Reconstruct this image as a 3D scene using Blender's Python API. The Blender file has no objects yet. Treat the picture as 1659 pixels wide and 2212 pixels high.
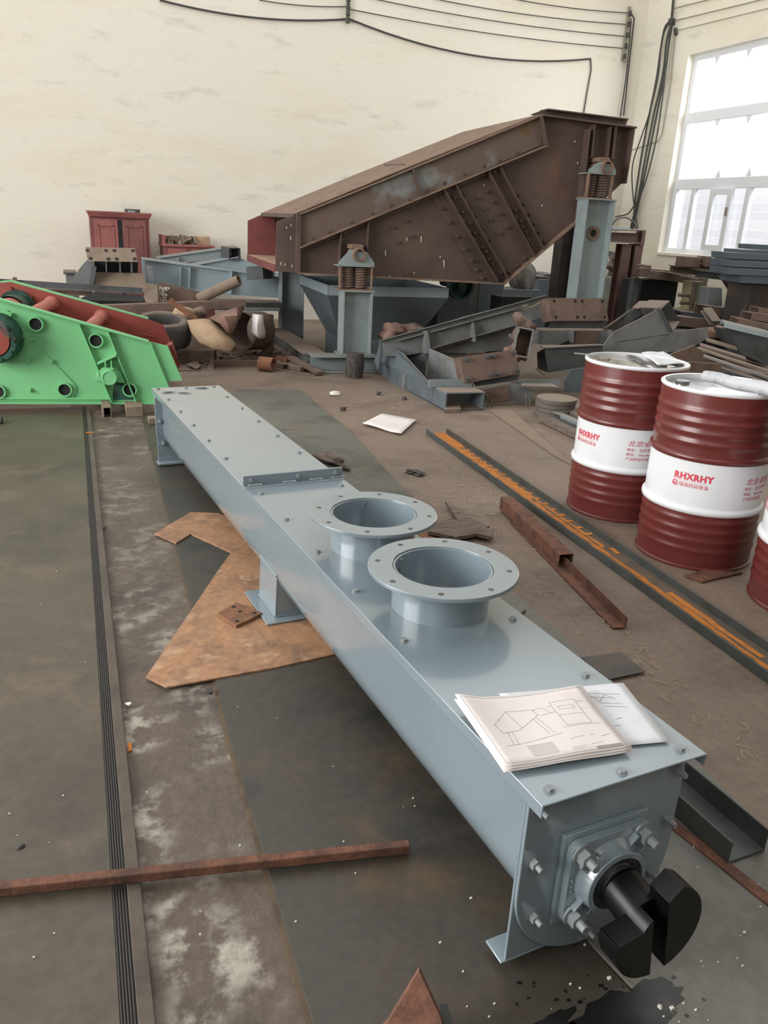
import bpy, bmesh, math, random
from math import sin, cos, tan, pi, radians as rad, sqrt, atan2
from mathutils import Vector as V, Matrix as M, Euler
random.seed(11)
scene = bpy.context.scene
COL = scene.collection

# ------------------------------------------------------------------ camera, sky, light, exposure
W_PX, H_PX, F_PX = 1659, 2212, 1722.6
CAM_H = 1.55
YAW, PITCH, ROLL = rad(21.2005), rad(19.901), rad(2.868)
c_fwd = V((sin(YAW)*cos(PITCH), cos(YAW)*cos(PITCH), -sin(PITCH)))
_r = V((cos(YAW), -sin(YAW), 0)); _u = _r.cross(c_fwd)
c_right = _r*cos(ROLL) + _u*sin(ROLL); c_up = -_r*sin(ROLL) + _u*cos(ROLL)
CAM = V((0, 0, CAM_H))
cam_data = bpy.data.cameras.new('camera'); cam = bpy.data.objects.new('camera', cam_data); COL.objects.link(cam)
cam_data.sensor_fit = 'VERTICAL'; cam_data.sensor_height = 36.0; cam_data.lens = 36.0*F_PX/H_PX
cam_data.clip_start = 0.05; cam_data.clip_end = 200
mw = M((c_right, c_up, -c_fwd)).transposed().to_4x4(); mw.translation = CAM; cam.matrix_world = mw
scene.camera = cam

scene.view_settings.view_transform = 'Standard'
scene.view_settings.look = 'None'
scene.view_settings.gamma = 1.0
scene.view_settings.use_curve_mapping = False
scene.view_settings.exposure = 0.0
scene.cycles.use_denoising = True
scene.cycles.max_bounces = 8
scene.cycles.sample_clamp_indirect = 6

world = bpy.data.worlds.new('sky'); scene.world = world; world.use_nodes = True
wn = world.node_tree; bg = wn.nodes['Background']
SKY = 1.5
tc = wn.nodes.new('ShaderNodeTexCoord'); sx = wn.nodes.new('ShaderNodeSeparateXYZ')
cr = wn.nodes.new('ShaderNodeValToRGB')
wn.links.new(tc.outputs['Generated'], sx.inputs[0])
mp = wn.nodes.new('ShaderNodeMapRange'); mp.inputs[1].default_value = -1; mp.inputs[2].default_value = 1
wn.links.new(sx.outputs['Z'], mp.inputs[0]); wn.links.new(mp.outputs[0], cr.inputs[0])
cr.color_ramp.elements[0].position = 0.45; cr.color_ramp.elements[0].color = (0.62, 0.62, 0.62, 1)
cr.color_ramp.elements[1].position = 0.55; cr.color_ramp.elements[1].color = (1.0, 1.0, 1.0, 1)
wn.links.new(cr.outputs[0], bg.inputs['Color']); bg.inputs['Strength'].default_value = SKY

def area_light(name, loc, target, sx_, sy_, power, color):
    d = bpy.data.lights.new(name, 'AREA'); d.shape = 'RECTANGLE'; d.size = sx_; d.size_y = sy_
    d.energy = power; d.color = color
    o = bpy.data.objects.new(name, d); COL.objects.link(o); o.location = loc
    o.rotation_euler = (V(target)-V(loc)).to_track_quat('-Z', 'Y').to_euler()
    return o
area_light('workshop_door_daylight', (-8.0, 2.6, 3.3), (3.0, 1.9, 0.9), 6.5, 4.5, 1250, (1.0, 0.985, 0.96))

area_light('rear_fill_light', (0.5, -2.7, 5.2), (2.0, 8.0, 1.4), 9.0, 3.5, 220, (1.0, 0.985, 0.96))  # added fill lamp for surfaces facing the camera; no window behind it

area_light('side_window_daylight', (10.1, 10.0, 3.9), (6.5, 11.0, 2.6), 3.6, 1.9, 260, (1.0, 1.0, 1.0))

# ------------------------------------------------------------------ photo measurement -> world
def ray(px, py): return c_right*((px-829.5)/F_PX) - c_up*((py-1106)/F_PX) + c_fwd
def gz(px, py, z=0.0):
    d = ray(px, py); return CAM + d*((z-CAM_H)/d.z)
def gy(px, py, y):
    d = ray(px, py); return CAM + d*(y/d.y)
def gx(px, py, x):
    d = ray(px, py); return CAM + d*(x/d.x)
def gp(px, py, p0, n):
    d = ray(px, py); return CAM + d*((V(p0)-CAM).dot(n)/d.dot(n))

# ------------------------------------------------------------------ materials
def lin(c):
    c = c/255.0
    return c/12.92 if c <= 0.04045 else ((c+0.055)/1.055)**2.4
def rgb(r, g, b): return (lin(r), lin(g), lin(b), 1.0)

def mat(name, base, second=None, scale=6.0, lo=0.45, hi=0.62, rough=0.6, metal=0.0, coat=0.0, stretch=(1, 1, 1), detail=6,
        third=None, scale3=2.0, lo3=0.55, hi3=0.7, dust=None, dust_amount=0.8, bump=0.0, bump_scale=60.0, rough2=None, spec=0.5, world=False, mask3=None, fine=0.0, worn=None, coat_ior=1.5):
    m = bpy.data.materials.new(name); m.use_nodes = True
    nt = m.node_tree; bs = nt.nodes['Principled BSDF']; L = nt.links.new
    bs.inputs['Roughness'].default_value = rough; bs.inputs['Metallic'].default_value = metal
    bs.inputs['Coat Weight'].default_value = coat; bs.inputs['Coat Roughness'].default_value = 0.12
    bs.inputs['Specular IOR Level'].default_value = spec; bs.inputs['Coat IOR'].default_value = coat_ior
    bs.inputs['Base Color'].default_value = base
    tcn = nt.nodes.new('ShaderNodeTexCoord'); mpn = nt.nodes.new('ShaderNodeMapping')
    if world:
        ge = nt.nodes.new('ShaderNodeNewGeometry'); L(ge.outputs['Position'], mpn.inputs[0])
    else:
        L(tcn.outputs['Object'], mpn.inputs[0])
    mpn.inputs['Scale'].default_value = stretch
    def noise(sc, det=detail):
        n = nt.nodes.new('ShaderNodeTexNoise'); n.inputs['Scale'].default_value = sc; n.inputs['Detail'].default_value = det
        n.inputs['Roughness'].default_value = 0.62
        L(mpn.outputs[0], n.inputs['Vector']); return n
    def ramp(fac, a, b):
        r = nt.nodes.new('ShaderNodeMapRange'); r.interpolation_type = 'SMOOTHSTEP'
        r.inputs[1].default_value = a; r.inputs[2].default_value = b; L(fac, r.inputs[0]); return r.outputs[0]
    def mix(fac, a, b):
        x = nt.nodes.new('ShaderNodeMix'); x.data_type = 'RGBA'; L(fac, x.inputs[0])
        if isinstance(a, tuple): x.inputs[6].default_value = a
        else: L(a, x.inputs[6])
        if isinstance(b, tuple): x.inputs[7].default_value = b
        else: L(b, x.inputs[7])
        return x.outputs[2]
    colr = base; f1 = None
    if second:
        f1 = ramp(noise(scale).outputs['Fac'], lo, hi); colr = mix(f1, colr, second)
    if third:
        f3 = ramp(noise(scale3).outputs['Fac'], lo3, hi3)
        if mask3:
            mk = nt.nodes.new('ShaderNodeMath'); mk.operation = 'MULTIPLY'; L(f3, mk.inputs[0]); L(ramp(noise(mask3[0], 2).outputs['Fac'], mask3[1], mask3[2]), mk.inputs[1]); f3 = mk.outputs[0]
        if worn:           # a worn stretch of floor: along-y limits of the scuffing
            ge2 = nt.nodes.new('ShaderNodeNewGeometry'); sy_ = nt.nodes.new('ShaderNodeSeparateXYZ'); L(ge2.outputs['Position'], sy_.inputs[0])
            wr_ = nt.nodes.new('ShaderNodeMapRange'); wr_.inputs[1].default_value = worn[0]; wr_.inputs[2].default_value = worn[1]; wr_.inputs[3].default_value = 1.0; wr_.inputs[4].default_value = worn[2]
            L(sy_.outputs['Y'], wr_.inputs[0]); mk2 = nt.nodes.new('ShaderNodeMath'); mk2.operation = 'MULTIPLY'; L(f3, mk2.inputs[0]); L(wr_.outputs[0], mk2.inputs[1]); f3 = mk2.outputs[0]
        colr = mix(f3, colr, third)
    if fine:
        fx = ramp(noise(34.0, 8).outputs['Fac'], 0.3, 0.7)
        sc_ = nt.nodes.new('ShaderNodeMapRange'); L(fx, sc_.inputs[0]); sc_.inputs[3].default_value = 1-fine; sc_.inputs[4].default_value = 1+fine
        vm = nt.nodes.new('ShaderNodeVectorMath'); vm.operation = 'SCALE'
        if isinstance(colr, tuple): vm.inputs[0].default_value = colr[:3]
        else: L(colr, vm.inputs[0])
        L(sc_.outputs[0], vm.inputs['Scale']); colr = vm.outputs[0]
    if dust:
        g2 = nt.nodes.new('ShaderNodeNewGeometry'); s2 = nt.nodes.new('ShaderNodeSeparateXYZ')
        L(g2.outputs['Normal'], s2.inputs[0])
        fz = ramp(s2.outputs['Z'], 0.35, 0.95)
        mm = nt.nodes.new('ShaderNodeMath'); mm.operation = 'MULTIPLY'; L(fz, mm.inputs[0]); mm.inputs[1].default_value = dust_amount
        colr = mix(mm.outputs[0], colr, dust)
        rr = nt.nodes.new('ShaderNodeMapRange'); L(mm.outputs[0], rr.inputs[0]); rr.inputs[3].default_value = rough; rr.inputs[4].default_value = 0.9
        L(rr.outputs[0], bs.inputs['Roughness'])
    if not isinstance(colr, tuple): L(colr, bs.inputs['Base Color'])
    if rough2 is not None and f1 is not None:
        rr = nt.nodes.new('ShaderNodeMapRange'); L(f1, rr.inputs[0]); rr.inputs[3].default_value = rough; rr.inputs[4].default_value = rough2
        L(rr.outputs[0], bs.inputs['Roughness'])
    if bump:
        bn = nt.nodes.new('ShaderNodeBump'); bn.inputs['Strength'].default_value = bump; bn.inputs['Distance'].default_value = 0.01
        L(noise(bump_scale, 4).outputs['Fac'], bn.inputs['Height']); L(bn.outputs[0], bs.inputs['Normal'])
    return m

MAT = {}
MAT['wall'] = mat('painted_wall', rgb(225, 220, 205), rgb(204, 200, 188), 2.0, 0.54, 0.76, 0.9, stretch=(0.8, 0.8, 2.6), third=rgb(221, 211, 188), scale3=0.4, lo3=0.5, hi3=0.75, bump=0.35, bump_scale=9, fine=0.025, world=True)
MAT['roof'] = mat('dim_roof', rgb(120, 116, 108), rgb(108, 104, 98), 1, rough=0.9)
MAT['floor'] = mat('dusty_floor', rgb(125, 109, 95), rgb(104, 89, 77), 1.6, 0.45, 0.7, 0.7, third=rgb(132, 120, 105), scale3=3.1, lo3=0.55, hi3=0.75, bump=0.25, bump_scale=30, fine=0.12, world=True)
MAT['plate_l'] = mat('steel_floor_plate', rgb(82, 73, 61), rgb(60, 55, 48), 0.9, 0.42, 0.68, 0.45, third=rgb(96, 84, 70), scale3=2.6, lo3=0.5, hi3=0.72, bump=0.08, bump_scale=8, fine=0.12, world=True)
MAT['plate_r'] = mat('oily_floor_plate', rgb(64, 59, 52), rgb(86, 69, 48), 2.2, 0.5, 0.72, 0.45, third=rgb(45, 43, 40), scale3=1.5, lo3=0.48, hi3=0.66, bump=0.08, bump_scale=8, fine=0.12, world=True)
MAT['plate_g'] = mat('grey_floor_plate', rgb(106, 104, 96), rgb(81, 79, 72), 1.5, 0.46, 0.7, 0.45, third=rgb(127, 108, 86), scale3=2.2, lo3=0.58, hi3=0.72, fine=0.12, world=True)
MAT['gap'] = mat('scuffed_floor', rgb(92, 80, 69), rgb(72, 64, 56), 2.4, 0.45, 0.68, 0.65, third=rgb(162, 155, 143), scale3=11, lo3=0.44, hi3=0.62, mask3=(2.1, 0.44, 0.58), worn=(2.2, 3.4, 0.3), bump=0.3, bump_scale=40, fine=0.14, world=True)
MAT['edge'] = mat('rusty_edge', rgb(92, 76, 58), rgb(74, 62, 48), 8, rough=0.8)
MAT['bar_dark'] = mat('brown_flat_bar', rgb(86, 76, 66), rgb(74, 66, 58), 3, rough=0.7, fine=0.12)
MAT['patch'] = mat('dark_patch', rgb(84, 76, 68), rgb(70, 65, 60), 6, rough=0.5)
MAT['paint'] = mat('grey_paint', rgb(124, 138, 146), rgb(119, 133, 141), 1.2, rough=0.32, coat=1.0, spec=0.6, coat_ior=1.65)
MAT['paint_bolt'] = mat('grey_bolt', rgb(128, 135, 138), rough=0.4)
MAT['black'] = mat('gloss_black', rgb(10, 10, 11), rough=0.33, spec=0.25)
MAT['bearing'] = mat('bearing_steel', rgb(150, 150, 148), rough=0.3, metal=0.9)
MAT['seal'] = mat('bearing_seal', rgb(40, 44, 48), rough=0.4)
MAT['rust'] = mat('rust', rgb(132, 90, 64), rgb(100, 70, 54), 9, 0.4, 0.65, 0.85, third=rgb(158, 114, 78), scale3=5, lo3=0.55, hi3=0.72, bump=0.3, bump_scale=60)
MAT['rust_star'] = mat('rust_orange', rgb(160, 120, 88), rgb(128, 98, 76), 5, 0.42, 0.66, 0.7, third=rgb(176, 142, 112), scale3=9, lo3=0.52, hi3=0.7, bump=0.15, bump_scale=40, fine=0.15)
MAT['rust_red'] = mat('rust_red', rgb(112, 74, 57), rgb(82, 57, 46), 12, 0.4, 0.65, 0.85, bump=0.25, bump_scale=80, fine=0.2)
MAT['cut'] = mat('cut_steel_edge', rgb(62, 58, 55), rough=0.6)
MAT['screen'] = mat('rusty_screen', rgb(91, 74, 67), rgb(76, 62, 57), 2.2, 0.4, 0.66, 0.6, third=rgb(108, 78, 59), scale3=1.5, lo3=0.58, hi3=0.72, dust=rgb(112, 92, 76), bump=0.1, bump_scale=20)
MAT['screen_band'] = mat('rusty_grey_band', rgb(102, 87, 78), rgb(128, 132, 132), 1.3, 0.52, 0.66, 0.6, third=rgb(104, 78, 51), scale3=2.8, lo3=0.58, hi3=0.7, dust=rgb(119, 98, 81))
MAT['screen_dust'] = mat('dusty_cover', rgb(124, 102, 86), rgb(108, 86, 72), 5, 0.45, 0.65, 0.9, third=rgb(140, 116, 96), scale3=14, lo3=0.55, hi3=0.7)
MAT['screen_red'] = mat('red_oxide', rgb(122, 66, 62), rgb(106, 58, 54), 4, rough=0.6, dust=rgb(150, 116, 98))
MAT['leg'] = mat('bluegrey_paint', rgb(142, 154, 155), rgb(130, 141, 142), 2.0, rough=0.5, dust=rgb(126, 116, 104), dust_amount=0.7)
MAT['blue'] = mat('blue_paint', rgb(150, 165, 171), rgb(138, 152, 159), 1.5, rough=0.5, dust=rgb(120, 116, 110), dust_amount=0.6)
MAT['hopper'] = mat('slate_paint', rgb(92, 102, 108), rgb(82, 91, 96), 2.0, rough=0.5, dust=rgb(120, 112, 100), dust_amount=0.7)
MAT['scrap'] = mat('grey_scrap', rgb(120, 124, 124), rgb(106, 106, 104), 4, 0.45, 0.65, 0.55, dust=rgb(142, 122, 108), dust_amount=0.85)
MAT['scrap_dark'] = mat('dark_scrap', rgb(78, 82, 84), rgb(66, 66, 66), 4, 0.45, 0.65, 0.55, dust=rgb(118, 102, 90), dust_amount=0.85)
MAT['scrap_brown'] = mat('brown_scrap', rgb(111, 92, 81), rgb(92, 77, 68), 6, 0.45, 0.65, 0.75, dust=rgb(121, 102, 90), dust_amount=0.6)
MAT['dirty'] = mat('dusty_metal', rgb(124, 110, 94), rgb(104, 92, 80), 5, 0.45, 0.65, 0.8, dust=rgb(140, 122, 104), dust_amount=0.5)
MAT['dust_tan'] = mat('dust_layer', rgb(178, 144, 122), rgb(160, 128, 108), 6, rough=0.95)
MAT['under'] = mat('dark_brown_shaded_steel', rgb(52, 46, 44), rgb(70, 56, 50), 4, rough=0.8)  # dark brown; its dark tone also carries the shade on the rear column
MAT['smudge'] = mat('dirt_smudge', rgb(104, 112, 114), rgb(120, 128, 130), 30, rough=0.7)
MAT['disc'] = mat('steel_blank', rgb(98, 92, 86), rgb(84, 80, 76), 8, rough=0.7, dust=rgb(136, 122, 106), dust_amount=0.9)
MAT['tan'] = mat('tan_sheet', rgb(178, 152, 122), rgb(160, 132, 106), 3, rough=0.8, third=rgb(150, 116, 96), scale3=2, lo3=0.6, hi3=0.75)
MAT['cabinet'] = mat('cabinet_red', rgb(152, 92, 87), rgb(138, 82, 78), 2.5, rough=0.55, dust=rgb(140, 112, 100), dust_amount=0.8)
MAT['cabinet2'] = mat('cabinet_red_dark', rgb(130, 80, 76), rgb(118, 72, 69), 2.5, rough=0.55)
MAT['frame_red'] = mat('red_steel', rgb(90, 62, 56), rgb(74, 54, 50), 4, rough=0.6, dust=rgb(120, 100, 92), dust_amount=0.7)
MAT['green'] = mat('green_enamel', rgb(116, 186, 130), rgb(112, 181, 126), 1.5, rough=0.45, coat=0.1)
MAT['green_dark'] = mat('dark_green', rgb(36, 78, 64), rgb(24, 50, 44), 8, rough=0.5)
MAT['oxide'] = mat('oxide_primer', rgb(142, 64, 54), rgb(132, 58, 50), 3, rough=0.55)
MAT['oxide_pink'] = mat('oxide_tube', rgb(178, 104, 92), rgb(160, 88, 78), 5, rough=0.6)
MAT['dark'] = mat('dark_void', rgb(26, 27, 28), rough=0.8)
MAT['drum_red'] = mat('drum_red', rgb(104, 46, 43), rgb(98, 44, 41), 3, rough=0.33, coat=0.15)
MAT['drum_white'] = mat('drum_white', rgb(222, 225, 228), rgb(216, 218, 220), 3, rough=0.33, coat=0.15)
MAT['print_red'] = mat('print_red', rgb(205, 70, 86), rough=0.5)
MAT['paper'] = mat('white_paper', rgb(216, 219, 224), rgb(208, 209, 211), 5, rough=0.85)
MAT['paper_old'] = mat('stained_paper', rgb(220, 213, 211), rgb(210, 198, 190), 4, 0.5, 0.72, 0.85, third=rgb(194, 176, 162), scale3=5, lo3=0.62, hi3=0.8)
MAT['pencil'] = mat('drawing_ink', rgb(128, 122, 124), rough=0.9)
MAT['film'] = mat('plastic_film', rgb(186, 188, 192), rgb(160, 162, 168), 12, rough=0.35)
MAT['lid'] = mat('drum_lid', rgb(168, 164, 158), rgb(128, 112, 96), 5, 0.45, 0.6, 0.12, coat=0.4, rough2=0.5)
MAT['lid_clean'] = mat('drum_lid_clean', rgb(150, 150, 150), rgb(120, 118, 114), 3, 0.5, 0.7, 0.08, metal=0.6, rough2=0.2)
MAT['channel'] = mat('mill_steel', rgb(72, 76, 74), rgb(62, 64, 62), 5, rough=0.5, third=rgb(104, 86, 70), scale3=9, lo3=0.62, hi3=0.75)
MAT['channel_in'] = mat('channel_inside', rgb(98, 84, 70), rgb(86, 75, 64), 5, rough=0.7)
MAT['orange'] = mat('orange_rust_paint', rgb(190, 118, 44), rgb(168, 104, 44), 14, rough=0.75)
MAT['wood'] = mat('weathered_wood', rgb(118, 104, 92), rgb(90, 78, 68), 8, 0.4, 0.6, 0.85, stretch=(1, 6, 6), bump=0.3, bump_scale=30)
MAT['stump'] = mat('oily_wood', rgb(84, 76, 70), rgb(58, 52, 48), 14, 0.4, 0.6, 0.7, stretch=(3, 3, 0.6), third=rgb(118, 110, 104), scale3=20, lo3=0.6, hi3=0.7, bump=0.5, bump_scale=25)
MAT['rubber'] = mat('rubber', rgb(78, 74, 70), rgb(62, 60, 58), 6, rough=0.85, dust=rgb(132, 118, 104), dust_amount=0.7)
MAT['cable'] = mat('cable_sheath', rgb(70, 70, 66), rough=0.7)
MAT['conduit'] = mat('conduit_paint', rgb(150, 143, 126), rough=0.7)
MAT['upvc'] = mat('window_frame', rgb(226, 229, 234), rough=0.4)
MAT['reveal'] = mat('reveal_paint', rgb(232, 226, 214), rough=0.8)
MAT['cloth'] = mat('dirty_cloth', rgb(120, 106, 94), rgb(92, 80, 72), 8, rough=0.95)
MAT['bag'] = mat('grey_sack', rgb(120, 114, 108), rgb(100, 94, 90), 6, rough=0.9)
MAT['pinkbag'] = mat('rusty_sack', rgb(142, 112, 100), rgb(116, 96, 84), 6, rough=0.9)
MAT['shaving'] = mat('wood_shaving', rgb(196, 176, 148), rough=0.9)
MAT['crumb'] = mat('white_crumb', rgb(214, 210, 200), rough=0.9)
MAT['oil'] = mat('oil_spill', rgb(20, 20, 20), rgb(52, 50, 48), 11, 0.5, 0.72, 0.3)
MAT['pale_green'] = mat('pale_green_paint', rgb(176, 172, 140), rough=0.7)
MAT['stack'] = mat('stacked_steel', rgb(84, 96, 106), rgb(76, 84, 92), 3, rough=0.5, dust=rgb(116, 106, 98), dust_amount=0.55)
MAT['cork'] = mat('pinkish_plate', rgb(136, 106, 86), rgb(116, 92, 76), 5, rough=0.7)

def glass_mat():
    m = bpy.data.materials.new('window_glass'); m.use_nodes = True; nt = m.node_tree
    for n in list(nt.nodes): nt.nodes.remove(n)
    out = nt.nodes.new('ShaderNodeOutputMaterial'); tr = nt.nodes.new('ShaderNodeBsdfTransparent'); gl = nt.nodes.new('ShaderNodeBsdfGlossy')
    tr.inputs[0].default_value = (0.94, 0.95, 0.97, 1); gl.inputs['Roughness'].default_value = 0.02
    mx = nt.nodes.new('ShaderNodeMixShader'); mx.inputs[0].default_value = 0.06
    nt.links.new(tr.outputs[0], mx.inputs[1]); nt.links.new(gl.outputs[0], mx.inputs[2]); nt.links.new(mx.outputs[0], out.inputs[0])
    return m
MAT['glass'] = glass_mat()

def brick_mat():
    m = bpy.data.materials.new('pale_brick'); m.use_nodes = True; nt = m.node_tree; bs = nt.nodes['Principled BSDF']
    b = nt.nodes.new('ShaderNodeTexBrick'); t = nt.nodes.new('ShaderNodeTexCoord'); mpn = nt.nodes.new('ShaderNodeMapping')
    mpn.inputs['Rotation'].default_value = (pi/2, 0, pi/2)
    nt.links.new(t.outputs['Object'], mpn.inputs[0]); nt.links.new(mpn.outputs[0], b.inputs['Vector'])
    b.inputs['Color1'].default_value = rgb(240, 240, 244); b.inputs['Color2'].default_value = rgb(228, 228, 236); b.inputs['Mortar'].default_value = rgb(250, 250, 252)
    b.inputs['Scale'].default_value = 3.0
    nt.links.new(b.outputs[0], bs.inputs['Base Color']); bs.inputs['Roughness'].default_value = 0.9
    return m
MAT['brick'] = brick_mat()

# ------------------------------------------------------------------ mesh builder
class MB:
    def __init__(s): s.v = []; s.f = []; s.mi = []; s.cur = 0
    def m(s, i): s.cur = i; return s
    def add(s, vs, fs):
        b = len(s.v); s.v += [V(p) for p in vs]
        for f in fs: s.f.append([b+i for i in f]); s.mi.append(s.cur)
        return s
    def box(s, lo, hi, mtx=None):
        (x0, y0, z0), (x1, y1, z1) = lo, hi
        vs = [V(p) for p in ((x0,y0,z0),(x1,y0,z0),(x1,y1,z0),(x0,y1,z0),(x0,y0,z1),(x1,y0,z1),(x1,y1,z1),(x0,y1,z1))]
        if mtx: vs = [mtx @ p for p in vs]
        return s.add(vs, [(3,2,1,0),(4,5,6,7),(0,1,5,4),(1,2,6,5),(2,3,7,6),(3,0,4,7)])
    def prism(s, pts, vec):
        pts = [V(p) for p in pts]; vec = V(vec); n = len(pts)
        fs = [list(range(n)), list(range(2*n-1, n-1, -1))] + [(i, i+n, (i+1) % n+n, (i+1) % n) for i in range(n)]
        return s.add(pts+[p+vec for p in pts], fs)
    def strip(s, line, w, t):          # a thin plate standing on a polyline: w = extrusion vector, t = thickness vector
        line = [V(p) for p in line]; w = V(w); t = V(t)
        for a, b in zip(line[:-1], line[1:]):
            s.prism([a, b, b+w, a+w], t)
        return s
    def frame(s, a, b, up=(0, 0, 1)):
        a, b = V(a), V(b); d = (b-a).normalized(); u = V(up)
        if abs(d.dot(u)) > 0.98: u = V((1, 0, 0))
        x = d.cross(u).normalized(); y = x.cross(d).normalized()
        return a, b, x, y
    def extrude(s, prof, a, b, up=(0, 0, 1)):
        a, b, x, y = s.frame(a, b, up)
        return s.prism([a+x*p+y*q for p, q in prof], b-a)
    def hollow(s, w, h, t, a, b, up=(0, 0, 1)):
        a, b, x, y = s.frame(a, b, up)
        o = [(-w/2,-h/2),(w/2,-h/2),(w/2,h/2),(-w/2,h/2)]; i = [(p*(1-2*t/w), q*(1-2*t/h)) for p, q in o]
        vs = [e+x*p+y*q for e in (a, b) for ring in (o, i) for p, q in ring]
        fs = []
        for k in range(4):
            k2 = (k+1) % 4
            fs += [(k, k2, 4+k2, 4+k), (8+k2, 8+k, 12+k, 12+k2), (k2, k, 8+k, 8+k2), (4+k, 4+k2, 12+k2, 12+k)]
        return s.add(vs, fs)
    def cyl(s, a, b, r0, r1=None, n=24, caps=True, up=(0, 0, 1), ph=0.0):
        r1 = r0 if r1 is None else r1
        a, b, x, y = s.frame(a, b, up)
        vs = [e+x*(r*cos(2*pi*k/n+ph))+y*(r*sin(2*pi*k/n+ph)) for e, r in ((a, r0), (b, r1)) for k in range(n)]
        fs = [(k, k+n, (k+1) % n+n, (k+1) % n) for k in range(n)]
        if caps: fs += [list(range(n)), list(range(2*n-1, n-1, -1))]
        return s.add(vs, fs)
    def lathe(s, prof, a, axis=(0, 0, 1), n=48, up=(0, 0, 1)):   # prof: (radius, distance along axis)
        a = V(a); _, _, x, y = s.frame(a, a+V(axis), up); d = V(axis).normalized()
        vs = [a+d*h+x*(r*cos(2*pi*k/n))+y*(r*sin(2*pi*k/n)) for r, h in prof for k in range(n)]
        fs = []
        for i in range(len(prof)-1):
            for k in range(n):
                k2 = (k+1) % n; fs.append((i*n+k, (i+1)*n+k, (i+1)*n+k2, i*n+k2))
        return s.add(vs, fs)
    def tube(s, pts, r, n=8):
        pts = [V(p) for p in pts]; rings = []; prev = None
        for i, p in enumerate(pts):
            d = (pts[min(i+1, len(pts)-1)]-pts[max(i-1, 0)]).normalized()
            if prev is None:
                u = V((0, 0, 1)) if abs(d.z) < 0.9 else V((1, 0, 0)); x = d.cross(u).normalized()
            else:
                x = (prev-d*prev.dot(d)).normalized()
            prev = x; y = d.cross(x)
            rr = r[i] if isinstance(r, (list, tuple)) else r
            rings.append([p+x*(rr*cos(2*pi*k/n))+y*(rr*sin(2*pi*k/n)) for k in range(n)])
        vs = [q for g in rings for q in g]
        fs = [(i*n+k, (i+1)*n+k, (i+1)*n+(k+1) % n, i*n+(k+1) % n) for i in range(len(pts)-1) for k in range(n)]
        fs += [list(range(n))[::-1], [(len(pts)-1)*n+k for k in range(n)]]
        return s.add(vs, fs)
    def build(s, name, mats, parent=None, smooth=35, bevel=0.0, shift=None, solid=0.0):
        me = bpy.data.meshes.new(name)
        off = V(shift) if shift is not None else V((0, 0, 0))
        me.from_pydata([tuple(p-off) for p in s.v], [], s.f)
        if not isinstance(mats, (list, tuple)): mats = [mats]
        for k in mats: me.materials.append(MAT[k] if isinstance(k, str) else k)
        for p, i in zip(me.polygons, s.mi): p.material_index = i
        bm = bmesh.new(); bm.from_mesh(me); bmesh.ops.recalc_face_normals(bm, faces=bm.faces); bm.to_mesh(me); bm.free()
        if smooth:
            me.polygons.foreach_set('use_smooth', [True]*len(me.polygons)); me.set_sharp_from_angle(angle=rad(smooth))
        me.update()
        o = bpy.data.objects.new(name, me); COL.objects.link(o)
        if parent is not None: o.parent = parent
        if solid:
            md = o.modifiers.new('solid', 'SOLIDIFY'); md.thickness = solid; md.offset = 0
        if bevel:
            md = o.modifiers.new('bevel', 'BEVEL'); md.width = bevel; md.segments = 2; md.limit_method = 'ANGLE'; md.angle_limit = rad(40)
        return o

def tag(o, label=None, cat=None, group=None, kind=None):
    if label: o['label'] = label
    if cat: o['category'] = cat
    if group: o['group'] = group
    if kind: o['kind'] = kind
    return o
def thing(name, label, cat, loc=(0, 0, 0), rz=0.0, group=None):
    o = bpy.data.objects.new(name, None); COL.objects.link(o); o.location = loc; o.rotation_euler = (0, 0, rz); o.empty_display_size = 0.1
    return tag(o, label, cat, group)
def solo(name, mb, mats, label, cat, group=None, bevel=0.0, smooth=35, solid=0.0):      # one mesh built in world coordinates, origin moved to its base
    xs = [p.x for p in mb.v]; ys = [p.y for p in mb.v]; zs = [p.z for p in mb.v]
    c = V(((min(xs)+max(xs))/2, (min(ys)+max(ys))/2, min(zs)))
    o = mb.build(name, mats, shift=c, bevel=bevel, smooth=smooth, solid=solid); o.location = c
    return tag(o, label, cat, group)
def copy_part(o, parent, loc=None, rot=None):
    c = o.copy(); COL.objects.link(c); c.parent = parent
    if loc is not None: c.location = loc
    if rot is not None: c.rotation_euler = rot
    return c
def copy_tree(o, parent=None):
    c = o.copy(); COL.objects.link(c)
    if parent is not None: c.parent = parent
    for ch in list(o.children): copy_tree(ch, c)
    return c
class Parts:            # parts of one thing given in world coordinates, kept under an unrotated root
    def __init__(s, root): s.root = root; s.off = V(root.location)
    def add(s, name, mb, mats, **k): return mb.build(name, mats, s.root, shift=s.off, **k)
    def sub(s, part, name, mb, mats, **k): return mb.build(name, mats, part, shift=s.off, **k)

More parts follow.
